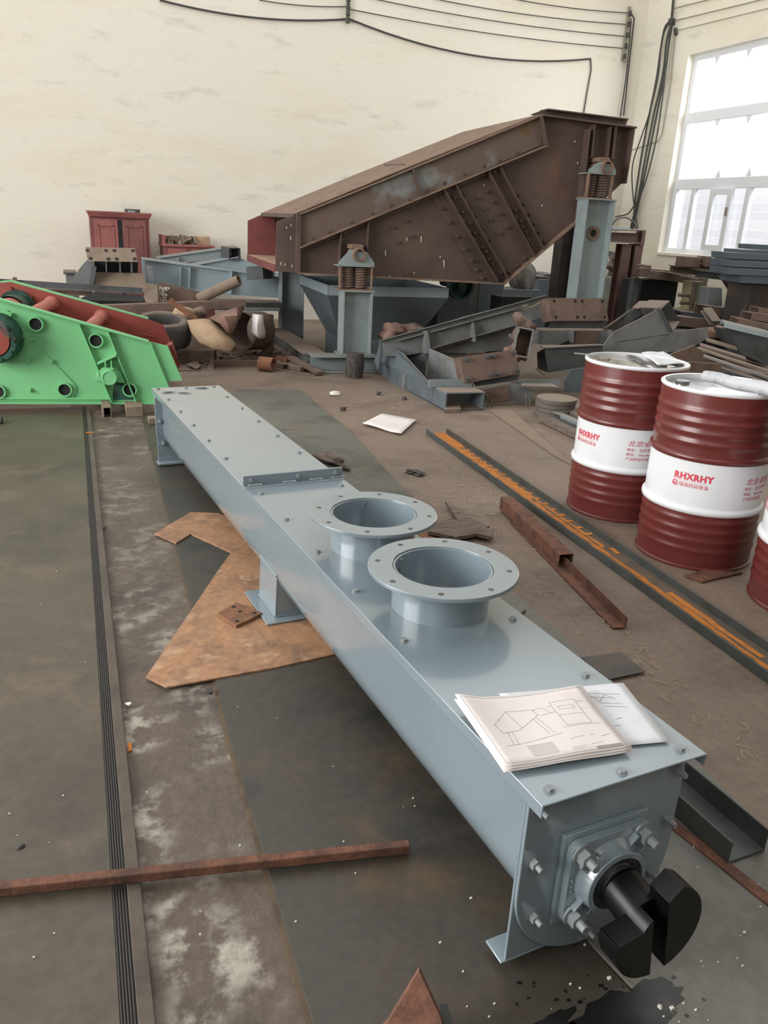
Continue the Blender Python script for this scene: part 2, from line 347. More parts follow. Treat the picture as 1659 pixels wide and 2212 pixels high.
PROF = {
 'C': lambda w, h, t: [(-w/2,-h/2),(w/2,-h/2),(w/2,-h/2+t),(-w/2+t,-h/2+t),(-w/2+t,h/2-t),(w/2,h/2-t),(w/2,h/2),(-w/2,h/2)],
 'U': lambda w, h, t: [(-w/2,-h/2),(w/2,-h/2),(w/2,h/2),(w/2-t,h/2),(w/2-t,-h/2+t),(-w/2+t,-h/2+t),(-w/2+t,h/2),(-w/2,h/2)],
 'N': lambda w, h, t: [(-w/2,h/2),(-w/2,-h/2),(-w/2+t,-h/2),(-w/2+t,h/2-t),(w/2-t,h/2-t),(w/2-t,-h/2),(w/2,-h/2),(w/2,h/2)],
 'I': lambda w, h, t: [(-w/2,-h/2),(w/2,-h/2),(w/2,-h/2+t),(t/2,-h/2+t),(t/2,h/2-t),(w/2,h/2-t),(w/2,h/2),(-w/2,h/2),(-w/2,h/2-t),(-t/2,h/2-t),(-t/2,-h/2+t),(-w/2,-h/2+t)],
 'L': lambda w, h, t: [(-w/2,-h/2),(w/2,-h/2),(w/2,-h/2+t),(-w/2+t,-h/2+t),(-w/2+t,h/2),(-w/2,h/2)],
 'F': lambda w, h, t: [(-w/2,-h/2),(w/2,-h/2),(w/2,h/2),(-w/2,h/2)],
}
def beam_mb(A, B, prof, w, h, t=0.01, up=(0, 0, 1), mb=None):
    mb = mb or MB()
    if prof == 'B': return mb.hollow(w, h, t, A, B, up)
    return mb.extrude(PROF[prof](w, h, t), A, B, up)
def beam(name, label, cat, A, B, prof, w, h, t, mats, group=None, up=(0, 0, 1), bevel=0.0):
    return solo(name, beam_mb(A, B, prof, w, h, t, up), mats, label, cat, group, bevel)
def hexbolt(r, h, stud=0.0, washer=False):
    mb = MB(); z = 0
    if washer: mb.cyl((0, 0, 0), (0, 0, 0.15*h), r*1.35, n=18); z = 0.15*h
    mb.cyl((0, 0, z), (0, 0, z+h), r, n=6)
    if stud: mb.cyl((0, 0, z+h), (0, 0, z+h+stud), r*0.55, r*0.5, n=12)
    return mb
def text_mesh(s, size, italic=0.0, bold=0.0, space=1.0):
    cu = bpy.data.curves.new('lettering', 'FONT'); cu.body = s; cu.size = size; cu.shear = italic; cu.offset = bold; cu.resolution_u = 2; cu.space_character = space
    o = bpy.data.objects.new('lettering', cu); COL.objects.link(o)
    dg = bpy.context.evaluated_depsgraph_get(); me = bpy.data.meshes.new_from_object(o.evaluated_get(dg))
    vs = [v.co.copy() for v in me.vertices]; fs = [list(p.vertices) for p in me.polygons]
    bpy.data.objects.remove(o); bpy.data.curves.remove(cu); bpy.data.meshes.remove(me)
    return vs, fs

# ------------------------------------------------------------------ the setting
YB = 13.0                                   # back wall
XR = gy(1384, 149, YB).x                    # right wall
ROOM_TOP = 8.5
mb = MB()
mb.m(0).add([(-9, -3, 0), (-0.12, -3, 0), (-0.12, 14, 0), (-9, 14, 0)], [(0, 1, 2, 3)])
mb.m(1).add([(-0.12, -3, 0), (0.52, -3, 0), (0.52, 7.4, 0), (-0.12, 7.4, 0)], [(0, 1, 2, 3)])
mb.m(0).add([(-0.12, 7.4, 0), (0.52, 7.4, 0), (0.52, 14, 0), (-0.12, 14, 0)], [(0, 1, 2, 3)])
mb.m(0).add([(0.52, -3, 0), (XR+0.3, -3, 0), (XR+0.3, 14, 0), (0.52, 14, 0)], [(0, 1, 2, 3)])
tag(mb.build('floor', ['floor', 'gap'], smooth=0), kind='structure')
tag(MB().box((-9, YB, 0), (XR+0.3, YB+0.3, ROOM_TOP)).build('wall_back', 'wall', smooth=0), kind='structure')
WY1 = gx(1452, 345, XR).y; WY0 = 7.9; WZ0 = 1.31; WZ1 = gx(1484, 119, XR).z
mb = MB()
mb.box((XR, -3, 0), (XR+0.3, YB, WZ0)).box((XR, -3, WZ1), (XR+0.3, YB, ROOM_TOP)).box((XR, WY1, WZ0), (XR+0.3, YB, WZ1)).box((XR, -3, WZ0), (XR+0.3, WY0, WZ1))
tag(mb.build('wall_right', 'wall', smooth=0), kind='structure')

tag(MB().box((-9, -3, ROOM_TOP), (XR+0.3, 2.5, ROOM_TOP+0.3)).build('shading_ceiling', 'roof', smooth=0), kind='structure')  # unseen partial roof, added to dim the near end; open sky beyond
tag(MB().box((-9, -3.3, 0), (XR+0.3, -3, ROOM_TOP)).build('shading_wall_rear', 'roof', smooth=0), kind='structure')  # unseen wall added to hold light off the near end
tag(MB().box((-9.3, -3.3, 0), (-9, 1.0, ROOM_TOP)).box((-9.3, 1.0, 5.8), (-9, 5.5, ROOM_TOP)).build('shading_wall_left', 'roof', smooth=0), kind='structure')  # unseen wall, shaped to cut sky light from the left

# window
FX = XR+0.12                                 # plane of the frame
win = thing('window_1', None, None, (FX, (WY0+WY1)/2, WZ0)); tag(win, kind='structure')
WP = Parts(win)
def wbar(y0, y1, z0, z1, d0=0.0, d1=0.06, mb=None): return (mb or MB()).box((FX+d0, min(y0, y1), z0), (FX+d1, max(y0, y1), z1))
tm = gx(1474, 258, FX).z; tl = gx(1447, 397, FX).z
fr = MB()
wbar(WY1-0.09, WY1, WZ0, WZ1, mb=fr); wbar(WY0, WY0+0.09, WZ0, WZ1, mb=fr)
wbar(WY0+0.09, WY1-0.09, WZ1-0.09, WZ1, mb=fr); wbar(WY0+0.09, WY1-0.09, WZ0, WZ0+0.07, mb=fr)
WP.add('window_frame', fr, 'upvc')
WP.add('transom', wbar(WY0+0.09, WY1-0.09, tm-0.075, tm+0.075, -0.02), 'upvc', bevel=0.006)
WP.add('transom', wbar(WY0+0.09, WY1-0.09, tl-0.1, tl+0.06, -0.02), 'upvc', bevel=0.006)
for px, py in ((1490, 470), (1607, 470)):
    y = gx(px, py, FX).y; WP.add('mullion', wbar(y-0.045, y+0.045, WZ0+0.07, tl-0.1, -0.02), 'upvc', bevel=0.006)
WP.add('mullion', wbar(WY0+0.9, WY0+1.0, WZ0+0.07, tl-0.1, -0.02), 'upvc', bevel=0.006)
for z in (WZ1-0.09, tm-0.075, tl+0.06):      # small glazing clips seen on the bars
    pass
ya = gx(1527, 470, FX-0.05).y; yb = gx(1574, 470, FX-0.05).y
sash = MB(); z0, z1 = WZ0+0.07, tl-0.1
for (a, b, c, d) in ((ya-0.09, ya, z0, z1), (yb, yb+0.09, z0, z1), (yb+0.09, ya-0.09, z0, z0+0.09), (yb+0.09, ya-0.09, z1-0.09, z1)):
    sash.box((FX-0.075, a, c), (FX-0.022, b, d))
so = WP.add('sash', sash, 'upvc', bevel=0.005)
WP.sub(so, 'sash_handle', MB().box((FX-0.1, yb+0.03, 1.9), (FX-0.075, yb+0.06, 2.02)), 'conduit')
clips = []
for z, dz in ((WZ1-0.09, -1), (tm-0.075, -1), (tl+0.06, 1)):
    for k, px in enumerate((1552, 1618)):
        y = gx(px, {WZ1-0.09: 118, tm-0.075: 258}.get(z, 380), FX).y
        c = MB().prism([(FX-0.01, y-0.06, z), (FX-0.01, y+0.06, z), (FX-0.01, y, z+dz*0.12)], (0.02, 0, 0))
        WP.add('glazing_clip', c, 'upvc', smooth=0)
for z0, z1 in ((tm+0.075, WZ1-0.09), (tl+0.06, tm-0.075), (WZ0+0.07, tl-0.1)):
    WP.add('pane', MB().box((FX+0.03, WY0+0.09, z0), (FX+0.036, WY1-0.09, z1)), 'glass', smooth=0)
WP.add('sill', MB().box((XR-0.03, WY0, WZ0-0.05), (FX, WY1, WZ0-0.002)), 'reveal', bevel=0.005)
tag(MB().box((XR+3.0, 2.0, 0), (XR+3.4, 15.0, 2.6)).build('exterior_wall', 'brick', smooth=0), kind='structure')

# ------------------------------------------------------------------ floor plates and rail
def floor_poly(pts, z=0.0): return [gz(px, py, z) for px, py in pts]
def flat(pts, z0, t): return MB().prism([V((p[0], p[1], z0)) for p in pts], (0, 0, t))
PT = 0.01
solo('floor_plate', flat([(-0.031, 0.2), (-0.031, 6.9), (-6.5, 7.05), (-6.5, 0.2)], 0, PT), 'plate_l', 'wide grey steel floor plate along the grooved rail, under the rusty bar', 'steel plate', smooth=0)
rail = thing('grooved_rail', 'narrow grooved steel rail let into the floor beside the grey floor plate', 'rail', (0, 3.6, 0)); RP = Parts(rail)
grooves = MB()
for k in range(5): grooves.box((-0.0295+k*0.0064, 0.2, 0), (-0.0265+k*0.0064, 6.95, 0.011))
grooves.box((-0.03, 0.2, 0), (0.0035, 6.95, 0.003))
RP.add('grooves', grooves, 'cut', smooth=0)
RP.add('flat_bar', MB().prism([(0.004, 0.2, 0), (0.038, 0.2, 0), (0.029, 6.85, 0), (0.001, 6.85, 0)], (0, 0, 0.014)), 'bar_dark', smooth=0, bevel=0.002)
lp = [gz(px, py, PT) for px, py in ((302, 884), (366, 1130), (414, 1310), (466, 1470), (497, 1600), (585, 1900), (676, 2212))]
ext = lp[-1] + (lp[-1]-lp[-2]).normalized()*0.6
conv_line = [(1.15, 0.2), (0.99, 1.1), (0.62, 5.2)]
left_pts = [(p.x, p.y) for p in lp] + [(ext.x, ext.y)]
solo('floor_plate', flat(left_pts + conv_line, 0, PT), 'plate_r', 'oily dark steel floor plate between the scuffed strip and the grey conveyor', 'steel plate', smooth=0, bevel=0.002)
low = [(p[0]-0.005-0.0015*i, p[1]) for i, p in enumerate(left_pts)]
solo('floor_plate', flat(low + [(1.14, 0.2), (0.98, 1.1), (0.62, 5.2)], -0.004, 0.009), 'edge', 'rust edged lower plate showing as a thin line under the oily plate', 'steel plate', smooth=0)
rp = [gz(px, py, PT) for px, py in ((510, 841), (650, 842), (760, 935), (890, 1075), (1065, 1240), (1250, 1400), (1500, 1640), (1659, 1790))]
gplate = thing('floor_plate', 'grey steel floor plate under and right of the conveyor, oil spilt on its near end', 'steel plate', (1.2, 2.0, 0)); GP = Parts(gplate)
GP.add('plate', flat(conv_line[::-1] and [(0.63, 5.2)] + [(p.x, p.y) for p in rp] + [(2.05, 1.1), (2.4, 0.2), (1.16, 0.2), (1.0, 1.1)], 0, PT), 'plate_g', smooth=0, bevel=0.002)
rnd = random.Random(5)
oil = MB()
def blob(mb, c, rx, ry, rot, n, z, t, jag):
    pts = []
    for k in range(n):
        a = 2*pi*k/n; r = 1+rnd.uniform(-jag, jag)
        x, y = rx*r*cos(a), ry*r*sin(a); pts.append(V((c.x+x*cos(rot)-y*sin(rot), c.y+x*sin(rot)+y*cos(rot), z)))
    mb.prism(pts, (0, 0, t))
c0 = gz(1320, 2225, PT); blob(oil, c0, 0.19, 0.06, rad(12), 40, PT-0.002, 0.003, 0.16)
c0 = gz(1180, 2230, PT); blob(oil, c0, 0.08, 0.03, rad(20), 24, PT-0.002, 0.003, 0.25)
for _ in range(26):
    blob(oil, gz(rnd.uniform(1090, 1560), rnd.uniform(2100, 2200), PT), rnd.uniform(0.002, 0.007), rnd.uniform(0.002, 0.005), 0, 9, PT-0.002, 0.0028, 0.25)
GP.add('oil_spill', oil, 'oil', smooth=0)
solo('steel_offcut', MB().prism(floor_poly([(1255, 1421), (1342, 1410), (1395, 1452), (1308, 1470)], PT), (0, 0, 0.003)), 'patch', 'thin dark square offcut lying flat right of the conveyor', 'steel plate', smooth=0)

# ------------------------------------------------------------------ screw conveyor (local: x across, y towards the far end, z up)
conv = thing('screw_conveyor', 'long light grey enclosed screw conveyor with two round flanged inlets on top', 'screw conveyor', (0.990, 1.080, 0), rad(5.24))
HW, CL, CT = 0.219, 4.15, 0.50
YJ = 2.075
def cover(y0, y1, x0a, x0b):
    prof = [(-HW, CT), (HW, CT), (HW, CT-0.032), (HW-0.004, CT-0.032), (HW-0.004, CT-0.004), (-HW+0.004, CT-0.004), (-HW+0.004, CT-0.032), (-HW, CT-0.032)]
    return MB().prism([(x, y0, z) for x, z in prof], (0, y1-y0, 0))
cov_near = cover(0, YJ, 0, 0).build('cover_plate', 'paint', conv, bevel=0.0025)
cov_far = cover(YJ+0.001, CL, 0, 0).build('cover_plate', 'paint', conv, bevel=0.0025)
gas = MB().box((-HW+0.02, 0.012, CT-0.014), (HW-0.02, CL-0.02, CT-0.0045))
gas.build('gasket', 'paint_bolt', conv)
jf = MB().box((-HW, YJ-0.006, CT), (HW+0.004, YJ, CT+0.045)).box((-HW, YJ+0.001, CT), (HW+0.004, YJ+0.007, CT+0.045)).box((-HW, YJ-0.04, CT), (HW, YJ-0.006, CT+0.003))
jfo = jf.build('joint_flange', 'paint', conv, bevel=0.0015)
for x in (-0.17, -0.02, 0.1, 0.2):
    MB().tube([(x+0.012*k-0.03, YJ-0.007-0.003*(k % 2), CT+0.005) for k in range(6)], 0.005, 6).build('weld_bead', 'paint', jfo)
TR, TZ = 0.168, 0.24
def u_prof(r, top, n=28): return [(-r, top)] + [(-r*cos(pi*k/n), TZ-r*sin(pi*k/n)) for k in range(n+1)] + [(r, top)]
def u_shell(r, t, top, y0, y1):
    o = u_prof(r, top); i = [(x*(r-t)/r, TZ+(z-TZ)*(r-t)/r if z < TZ else z) for x, z in o]
    return MB().prism([(x, y0, z) for x, z in o + i[::-1]], (0, y1-y0, 0))
tr = u_shell(TR, 0.005, CT-0.005, 0.07, CL-0.06)
tr.box((-TR-0.035, 0.07, CT-0.02), (-TR, CL-0.06, CT-0.014)).box((TR, 0.07, CT-0.02), (TR+0.035, CL-0.06, CT-0.014))
tr.build('trough', 'paint', conv)
# near end: U-shaped flange, foot plate with a bent foot
EY = 0.045
up_ = u_prof(0.214, CT-0.02, 36)
ep = MB().prism([(x, EY, z-0.012 if z < TZ else z) for x, z in up_], (0, 0.010, 0)).build('end_plate', 'paint', conv, bevel=0.002)
FZ = 0.036
MB().prism([(-0.214, EY+0.011, CT-0.02), (0.214, EY+0.011, CT-0.02), (0.214, EY+0.011, FZ), (-0.214, EY+0.011, FZ)], (0, 0.008, 0)).box((-0.225, EY+0.011, FZ-0.006), (0.225, EY+0.075, FZ)).build('foot_plate', 'paint', conv, bevel=0.002)
# far end
FY = CL-0.055
MB().box((-0.205, FY, 0.036), (0.205, FY+0.01, CT-0.02)).box((-0.215, FY-0.06, 0.02), (0.215, FY+0.01, 0.036)).build('foot_plate', 'paint', conv, bevel=0.003)
fu = MB().prism([(x*0.99, FY-0.013, z-0.012 if z < TZ else z) for x, z in up_], (0, 0.012, 0)).build('end_plate', 'paint', conv, bevel=0.002)
rnd = random.Random(12); sm = MB()
for cx, cy, n in ((-0.14, CL-0.16, 9), (-0.05, CL-0.2, 8), (0.08, CL-0.07, 9)):
    for k in range(n): sm.prism([(cx+0.10*(rnd.random()-.5)+0.014*cos(a)*rnd.uniform(.5, 1.3), cy+0.07*(k/n-.5)+0.006*sin(a)*rnd.uniform(.5, 1.3), CT-0.001) for a in [2*pi*i/8 for i in range(8)]][:8], (0, 0, 0.0014))
sm.build('dirt_smudge', 'smudge', cov_far, smooth=0)
# bolts: one mesh per kind, copied as parts
bolt_s = hexbolt(0.0095, 0.007, 0.0, True).build('bolt', 'paint_bolt', conv, smooth=0)
first = [True]
def put(proto, used, x, y, z, rx=0.0, rz=0.0):
    if not used: used.append(1); proto.location = (x, y, z); proto.rotation_euler = (rx, 0, rz); return proto
    return copy_part(proto, conv, (x, y, z), (rx, 0, rz))
us = []
for k in range(6):
    for x in (-0.178, 0.172): put(bolt_s, us, x, 0.034+k*0.3225, CT, rz=random.random())
for k in range(6):
    for x in (-0.182, 0.172): put(bolt_s, us, x, YJ+0.41+k*0.325, CT, rz=random.random())
for x in (-0.185, -0.008, 0.172): put(bolt_s, us, x, CL-0.042, CT, rz=random.random())
put(bolt_s, us, -0.002, 0.022, CT)
for x in (-0.178, 0.172): put(bolt_s, us, x, YJ-0.115, CT)
bj = hexbolt(0.0115, 0.009, 0.004).build('bolt', 'paint_bolt', conv, smooth=0); uj = []
for x in (-0.185, 0.02, 0.19): put(bj, uj, x, YJ-0.006, CT+0.024, rx=pi/2)
be = hexbolt(0.013, 0.014, 0.016, True).build('bolt', 'paint_bolt', conv, smooth=0); ue = []
for x, z in ((-0.184, 0.312), (0.184, 0.305), (-0.164, 0.158), (0.164, 0.158), (-0.003, 0.055), (-0.188, 0.452), (0.184, 0.44)): put(be, ue, x, EY, z, rx=pi/2)
for x, z in ((-0.188, 0.30), (-0.172, 0.155)): put(be, ue, x, FY-0.013, z, rx=pi/2)
# bearing
MB().box((-0.118, EY-0.012, 0.122), (0.112, EY, 0.362)).build('backing_plate', 'paint', conv, bevel=0.002)
BZ = 0.24
def rsq(h, r, n=6):
    pts = []
    for cx, cy, a0 in ((h-r, h-r, 0), (-h+r, h-r, 90), (-h+r, -h+r, 180), (h-r, -h+r, 270)):
        pts += [(cx+r*cos(rad(a0+90*k/n)), cy+r*sin(rad(a0+90*k/n))) for k in range(n+1)]
    return pts
bh = MB().prism([(x, EY-0.012, BZ+z) for x, z in rsq(0.108, 0.022)], (0, -0.018, 0))
bh.lathe([(0.092, 0), (0.086, 0.012), (0.080, 0.022), (0.079, 0.036), (0.066, 0.038), (0.066, 0.02)], (0, EY-0.028, BZ), (0, -1, 0), 48)
for sx_, sz_ in ((1, 1), (-1, 1), (1, -1), (-1, -1)):
    bh.cyl((sx_*0.082, EY-0.029, BZ+sz_*0.082), (sx_*0.082, EY-0.036, BZ+sz_*0.082), 0.026, 0.022, 18)
    d = V((sx_, 0, sz_)).normalized(); s_ = V((-sz_, 0, sx_)).normalized()*0.006
    for q in (-0.022, 0.022):
        a = V((sx_*0.076, EY-0.03, BZ+sz_*0.076)) + V((-sz_, 0, sx_)).normalized()*q
        b = V((sx_*0.056, EY-0.03, BZ+sz_*0.056)) + V((-sz_, 0, sx_)).normalized()*q
        bh.prism([a-s_*0.5, a+s_*0.5, b+s_*0.5, b-s_*0.5], (0, -0.016, 0))
for k in range(4):                          # raised cast marks on the flange, worn and unreadable
    bh.box((-0.099, EY-0.032, 0.205+k*0.014), (-0.093, EY-0.029, 0.213+k*0.014))
bho = bh.build('bearing_housing', 'paint', conv, bevel=0.0025)
MB().lathe([(0.066, 0.0), (0.066, 0.008), (0.058, 0.010), (0.050, 0.006), (0.046, 0.010), (0.0, 0.010)], (0, EY-0.052, BZ), (0, -1, 0), 40).build('bearing_seal', 'seal', bho)
MB().lathe([(0.041, 0), (0.041, 0.022), (0.037, 0.024), (0.037, 0.034), (0.0, 0.034)], (0, EY-0.058, BZ), (0, -1, 0), 36).build('locking_collar', 'bearing', bho)
bb = hexbolt(0.0195, 0.02, 0.022, True).build('bolt', 'paint_bolt', conv, smooth=0); ub = []
for x in (-0.083, 0.083):
    for z in (0.158, 0.323): put(bb, ub, x, EY-0.034, z, rx=pi/2)
# black jaw coupling: hub, two jaws with a slot between
Y0, Y1, Y2 = -0.026, -0.094, -0.148
CZ = 0.232; TILT = rad(8)
cp = MB().cyl((0, Y0-0.004, BZ), (0, Y1-0.01, CZ), 0.050, n=40)
cp.cyl((0, Y0, BZ), (0, Y0-0.004, BZ), 0.046, 0.05, n=40)
def arc(r, a0, a1, n): return [(r*cos(rad(a0+(a1-a0)*k/n)), r*sin(rad(a0+(a1-a0)*k/n))) for k in range(n+1)]
R_ = 0.111; half = 0.019
a_ = math.degrees(math.acos(half/R_))
right_jaw = arc(R_, -a_, a_-20, 26) + [(half, 0.072)]
left_jaw = [(-0.104, 0.02)] + arc(R_, 168, 180+a_, 22) + [(-half, 0.0462)] + arc(0.05, 113, 150, 6)
def rot2(p): return (p[0]*cos(TILT)-p[1]*sin(TILT), p[0]*sin(TILT)+p[1]*cos(TILT))
for jaw in (right_jaw, left_jaw):
    cp.prism([(x, Y1, CZ+z) for x, z in map(rot2, jaw)], (0, Y2-Y1, 0))
cpo = cp.build('shaft_coupling', 'black', conv, bevel=0.0025)
# inlets
def inlet(y, fo, fi):
    x = 0.022; zt = 0.624
    tb = MB().lathe([(0.139, -0.10), (0.139, zt-CT-0.004), (0.145, zt-CT-0.004), (0.145, 0.0)], (x, y, CT), (0, 0, 1), 72)
    to = tb.build('inlet_tube', 'paint', conv)
    sw = MB(); a = rad(80 if y > 1 else 126)
    pts = [(x+0.1375*cos(a)+0.0015*sin(k*2.1), y+0.1375*sin(a)+0.0015*cos(k*1.7), CT-0.08+k*0.012) for k in range(17)]; sw.tube(pts, 0.004, 6)
    sw.build('weld_seam', 'paint', to)
    n = 96
    bm = bmesh.new()
    fl = MB().lathe([(0.1475, -0.012), (fo, -0.012), (fo, 0), (0.1475, 0), (0.1475, -0.012)], (x, y, zt), (0, 0, 1), n).build('inlet_flange', 'paint', conv, bevel=0.0015)
    for k in range(8):
        an = 2*pi*k/8+rad(14); h = MB().lathe([(0.0, 0.0004), (0.0085, 0.0004)], (x+(fo-0.028)*cos(an), y+(fo-0.028)*sin(an), zt), (0, 0, 1), 16)
        h.build('bolt_hole', 'patch', fl, smooth=0)
inlet(0.838, 0.219, 0.14); inlet(1.318, 0.217, 0.14)
# stand under the middle
ms = MB().prism([(-0.165, 1.79, 0.024), (0.165, 1.79, 0.024), (0.165, 2.01, 0.024), (-0.165, 2.01, 0.024)], (0, 0, 0.012))
ms = MB(); 
n_ = 14
arcp = [(TR*cos(rad(180+180*k/n_))*0.99, TZ+TR*0.99*sin(rad(180+180*k/n_))) for k in range(n_+1)]
side = [(-0.172, 0.026), (-0.166, 0.205)] + [p for p in arcp if p[1] < 0.205] + [(0.166, 0.205), (0.172, 0.026)]
ms.prism([(x, 1.79, z) for x, z in side], (0, 0.006, 0)).prism([(x, 2.01, z) for x, z in side], (0, 0.006, 0))
ms.prism([(-0.172, 1.79, 0.026), (-0.166, 1.79, 0.205), (-0.166, 2.016, 0.205), (-0.172, 2.016, 0.026)], (0.006, 0, 0)).prism([(0.172, 1.79, 0.026), (0.166, 1.79, 0.205), (0.166, 2.016, 0.205), (0.172, 2.016, 0.026)], (-0.006, 0, 0))
mso = ms.build('support_stand', 'paint', conv, bevel=0.001)
MB().prism([(-0.222, 1.745, 0.018), (0.22, 1.745, 0.018), (0.22, 2.065, 0.018), (-0.222, 2.065, 0.018)], (0, 0, 0.008)).build('base_plate', 'paint', mso, bevel=0.0015)
for pts in ([(-0.172, 1.79+0.02*k, 0.029+0.001*(k % 2)) for k in range(12)], [(-0.17+0.02*k, 1.789, 0.029+0.001*(k % 2)) for k in range(18)], [(-0.167, 1.79+0.02*k, 0.207+0.001*(k % 2)) for k in range(12)]):
    MB().tube(pts, 0.0045, 6).build('weld_bead', 'paint', mso)

# ------------------------------------------------------------------ drawings on the cover
def sheet_mb(corners, z, t, nu=14, nv=10, lift=None):
    p = [gz(px, py, z) for px, py in corners]; vs = []; fs = []
    for j in range(nv+1):
        for i in range(nu+1):
            u, v = i/nu, j/nv
            q = (p[0]*(1-u)+p[1]*u)*(1-v) + (p[3]*(1-u)+p[2]*u)*v
            q = q + V((0, 0, lift(u, v) if lift else 0)); vs.append(q)
    n = len(vs)
    for j in range(nv):
        for i in range(nu):
            a = j*(nu+1)+i; fs.append((a, a+1, a+nu+2, a+nu+1))
    return MB().add(vs, fs), p
def on_sheet(p, u, v, z): 
    q = (p[0]*(1-u)+p[1]*u)*(1-v) + (p[3]*(1-u)+p[2]*u)*v
    return V((q.x, q.y, z))
def line_mb(mb, p, pts, lift, w=0.0008, z=0.0):
    for (u0, v0), (u1, v1) in zip(pts[:-1], pts[1:]):
        a = on_sheet(p, u0, v0, 0); b = on_sheet(p, u1, v1, 0)
        n = max(1, int((b-a).length/0.03)); d = (b-a).normalized() if (b-a).length > 1e-6 else V((1, 0, 0)); s_ = V((-d.y, d.x, 0))*w
        for k in range(n):
            q0 = a.lerp(b, k/n); q1 = a.lerp(b, (k+1)/n)
            ua, ub_ = (k/n), (k+1)/n
            q0.z = z+lift(u0+(u1-u0)*ua, v0+(v1-v0)*ua)+0.0009; q1.z = z+lift(u0+(u1-u0)*ub_, v0+(v1-v0)*ub_)+0.0009
            mb.add([q0-s_, q0+s_, q1+s_, q1-s_], [(0, 1, 2, 3)])
lf2 = lambda u, v: 0.002+0.004*abs(sin(6*u+2*v))*(1-v)*max(0, u-0.45)+0.003*u*v
c2 = [(1077, 1500), (1346, 1477), (1446, 1606), (1180, 1628)]
sh, p2 = sheet_mb(c2, CT+0.001, 0.001, lift=lf2)
ds2 = thing('drawing_sheet', 'white drawing sheet lying under the edge of the stained drawings', 'paper', p2[3]); D2 = Parts(ds2)
D2.add('sheet', sh, 'paper', smooth=60, solid=0.0006)
ink = MB()
for pts in ([(0.62, .12), (.9, .2)], [(.64, .2), (.82, .25)], [(.66, .15), (.7, .3), (.78, .18), (.84, .28)], [(.7, .32), (.86, .36)], [(.72, .38), (.88, .42)], [(.15, .12), (.2, .3)], [(.15, .12), (.35, .08)], [(.5, .5), (.6, .52)], [(.72, .6), (.78, .58)], [(.66, .7), (.72, .7)]):
    line_mb(ink, p2, pts, lf2, 0.0005, CT+0.001)
D2.add('pencil_lines', ink, 'pencil', smooth=0)
c1 = [(980, 1526), (1253, 1500), (1362, 1626), (1088, 1672)]
def lf1(u, v): return 0.017 + 0.018*max(0, 0.22-u)*(1-v)*4 + 0.010*max(0, u-0.7)*max(0, 0.35-v)*8 + 0.0015*sin(9*u+3*v)
ds1 = thing('drawing_stack', 'stack of stained drawing sheets on the near end of the conveyor cover', 'papers', gz(1088, 1672, CT)); D1 = Parts(ds1)
for k, (dx, dy) in enumerate(((-1, 6), (3, 3), (0, 0))):
    cc = [(x+dx, y+dy) for x, y in c1]
    lf = (lambda u, v, k=k: lf1(u, v)-0.003*(2-k)+0.0008*sin(7*u+k))
    s_, p1 = sheet_mb(cc, CT+0.001, 0.001, lift=lf)
    so_ = D1.add('sheet', s_, 'paper_old', smooth=60, solid=0.0012)
ink = MB(); lft = lf
for pts in (
    [(.03, .03), (.97, .03), (.97, .97), (.03, .97), (.03, .03)],
    [(.14, .46), (.16, .58), (.30, .55), (.52, .36), (.50, .27), (.30, .26), (.14, .46)], [(.50, .28), (.58, .26), (.62, .36), (.52, .38)], [(.30, .26), (.33, .52)],
    [(.24, .56), (.22, .74)], [(.20, .56), (.18, .74)], [(.49, .40), (.53, .66)], [(.46, .41), (.49, .66)], [(.12, .76), (.58, .68)],
    [(.66, .20), (.86, .20), (.86, .58), (.66, .58), (.66, .20)], [(.62, .26), (.66, .26)], [(.62, .36), (.66, .36)], [(.86, .24), (.92, .24)], [(.86, .34), (.92, .36)], [(.66, .42), (.86, .42)], [(.70, .28), (.82, .28), (.82, .33), (.70, .33), (.70, .28)], [(.62, .60), (.92, .60)],
    [(.60, .78), (.72, .76)], [(.76, .76), (.80, .76)], [(.84, .80), (.92, .78)], [(.56, .90), (.68, .90)], [(.72, .89), (.82, .88)], [(.56, .925), (.66, .925)]):
    line_mb(ink, p1, pts, lft, 0.0004, CT+0.001)
for k in range(9):
    line_mb(ink, p1, [(.26, .78+.018*k), (.46, .78+.018*k)], lft, 0.0004, CT+0.001)
    line_mb(ink, p1, [(.74, .93+.006*k), (.95, .93+.006*k)], lft, 0.0003, CT+0.001)
D1.sub(so_, 'drawing_lines', ink, 'pencil', smooth=0)

# ------------------------------------------------------------------ rusty plates and bars near the conveyor
star = [(333, 1152), (380, 1173), (412, 1153), (500, 1193), (478, 1222), (315, 1462), (360, 1484), (600, 1440), (725, 1412), (800, 1385), (760, 1260), (700, 1190), (560, 1140), (470, 1108), (412, 1106)]
solo('rusty_plate', MB().prism(floor_poly(star, 0.0165), (0, 0, -0.007)), 'rust_star', 'large rusty flame cut plate with pointed corners under the conveyor stand', 'steel plate', smooth=0, bevel=0.001)
sp = thing('holed_plate', 'small rusty rectangular plate with bolt holes beside the conveyor stand', 'steel plate', gz(520, 1330, 0.017)); SP_ = Parts(sp)
q = [(469, 1325), (511, 1301), (567, 1324), (510, 1351)]
SP_.add('plate', MB().prism(floor_poly(q, 0.031), (0, 0, -0.012)), 'rust', smooth=0, bevel=0.001)
for px, py in ((505, 1311), (518, 1321), (549, 1324), (512, 1342)):
    c = gz(px, py, 0.0312); SP_.add('bolt_hole', MB().lathe([(0, 0.0006), (0.009, 0.0006)], c, (0, 0, 1), 14), 'dark', smooth=0)
B = gz(884, 1829, 0.033); A = B + (gz(-30, 1923, 0.033)-B)*1.6
solo('rusty_bar', beam_mb(A, B, 'F', 0.026, 0.026, 0), 'rust_red', 'long rusty square bar lying across the grooved rail', 'steel bar', bevel=0.003)
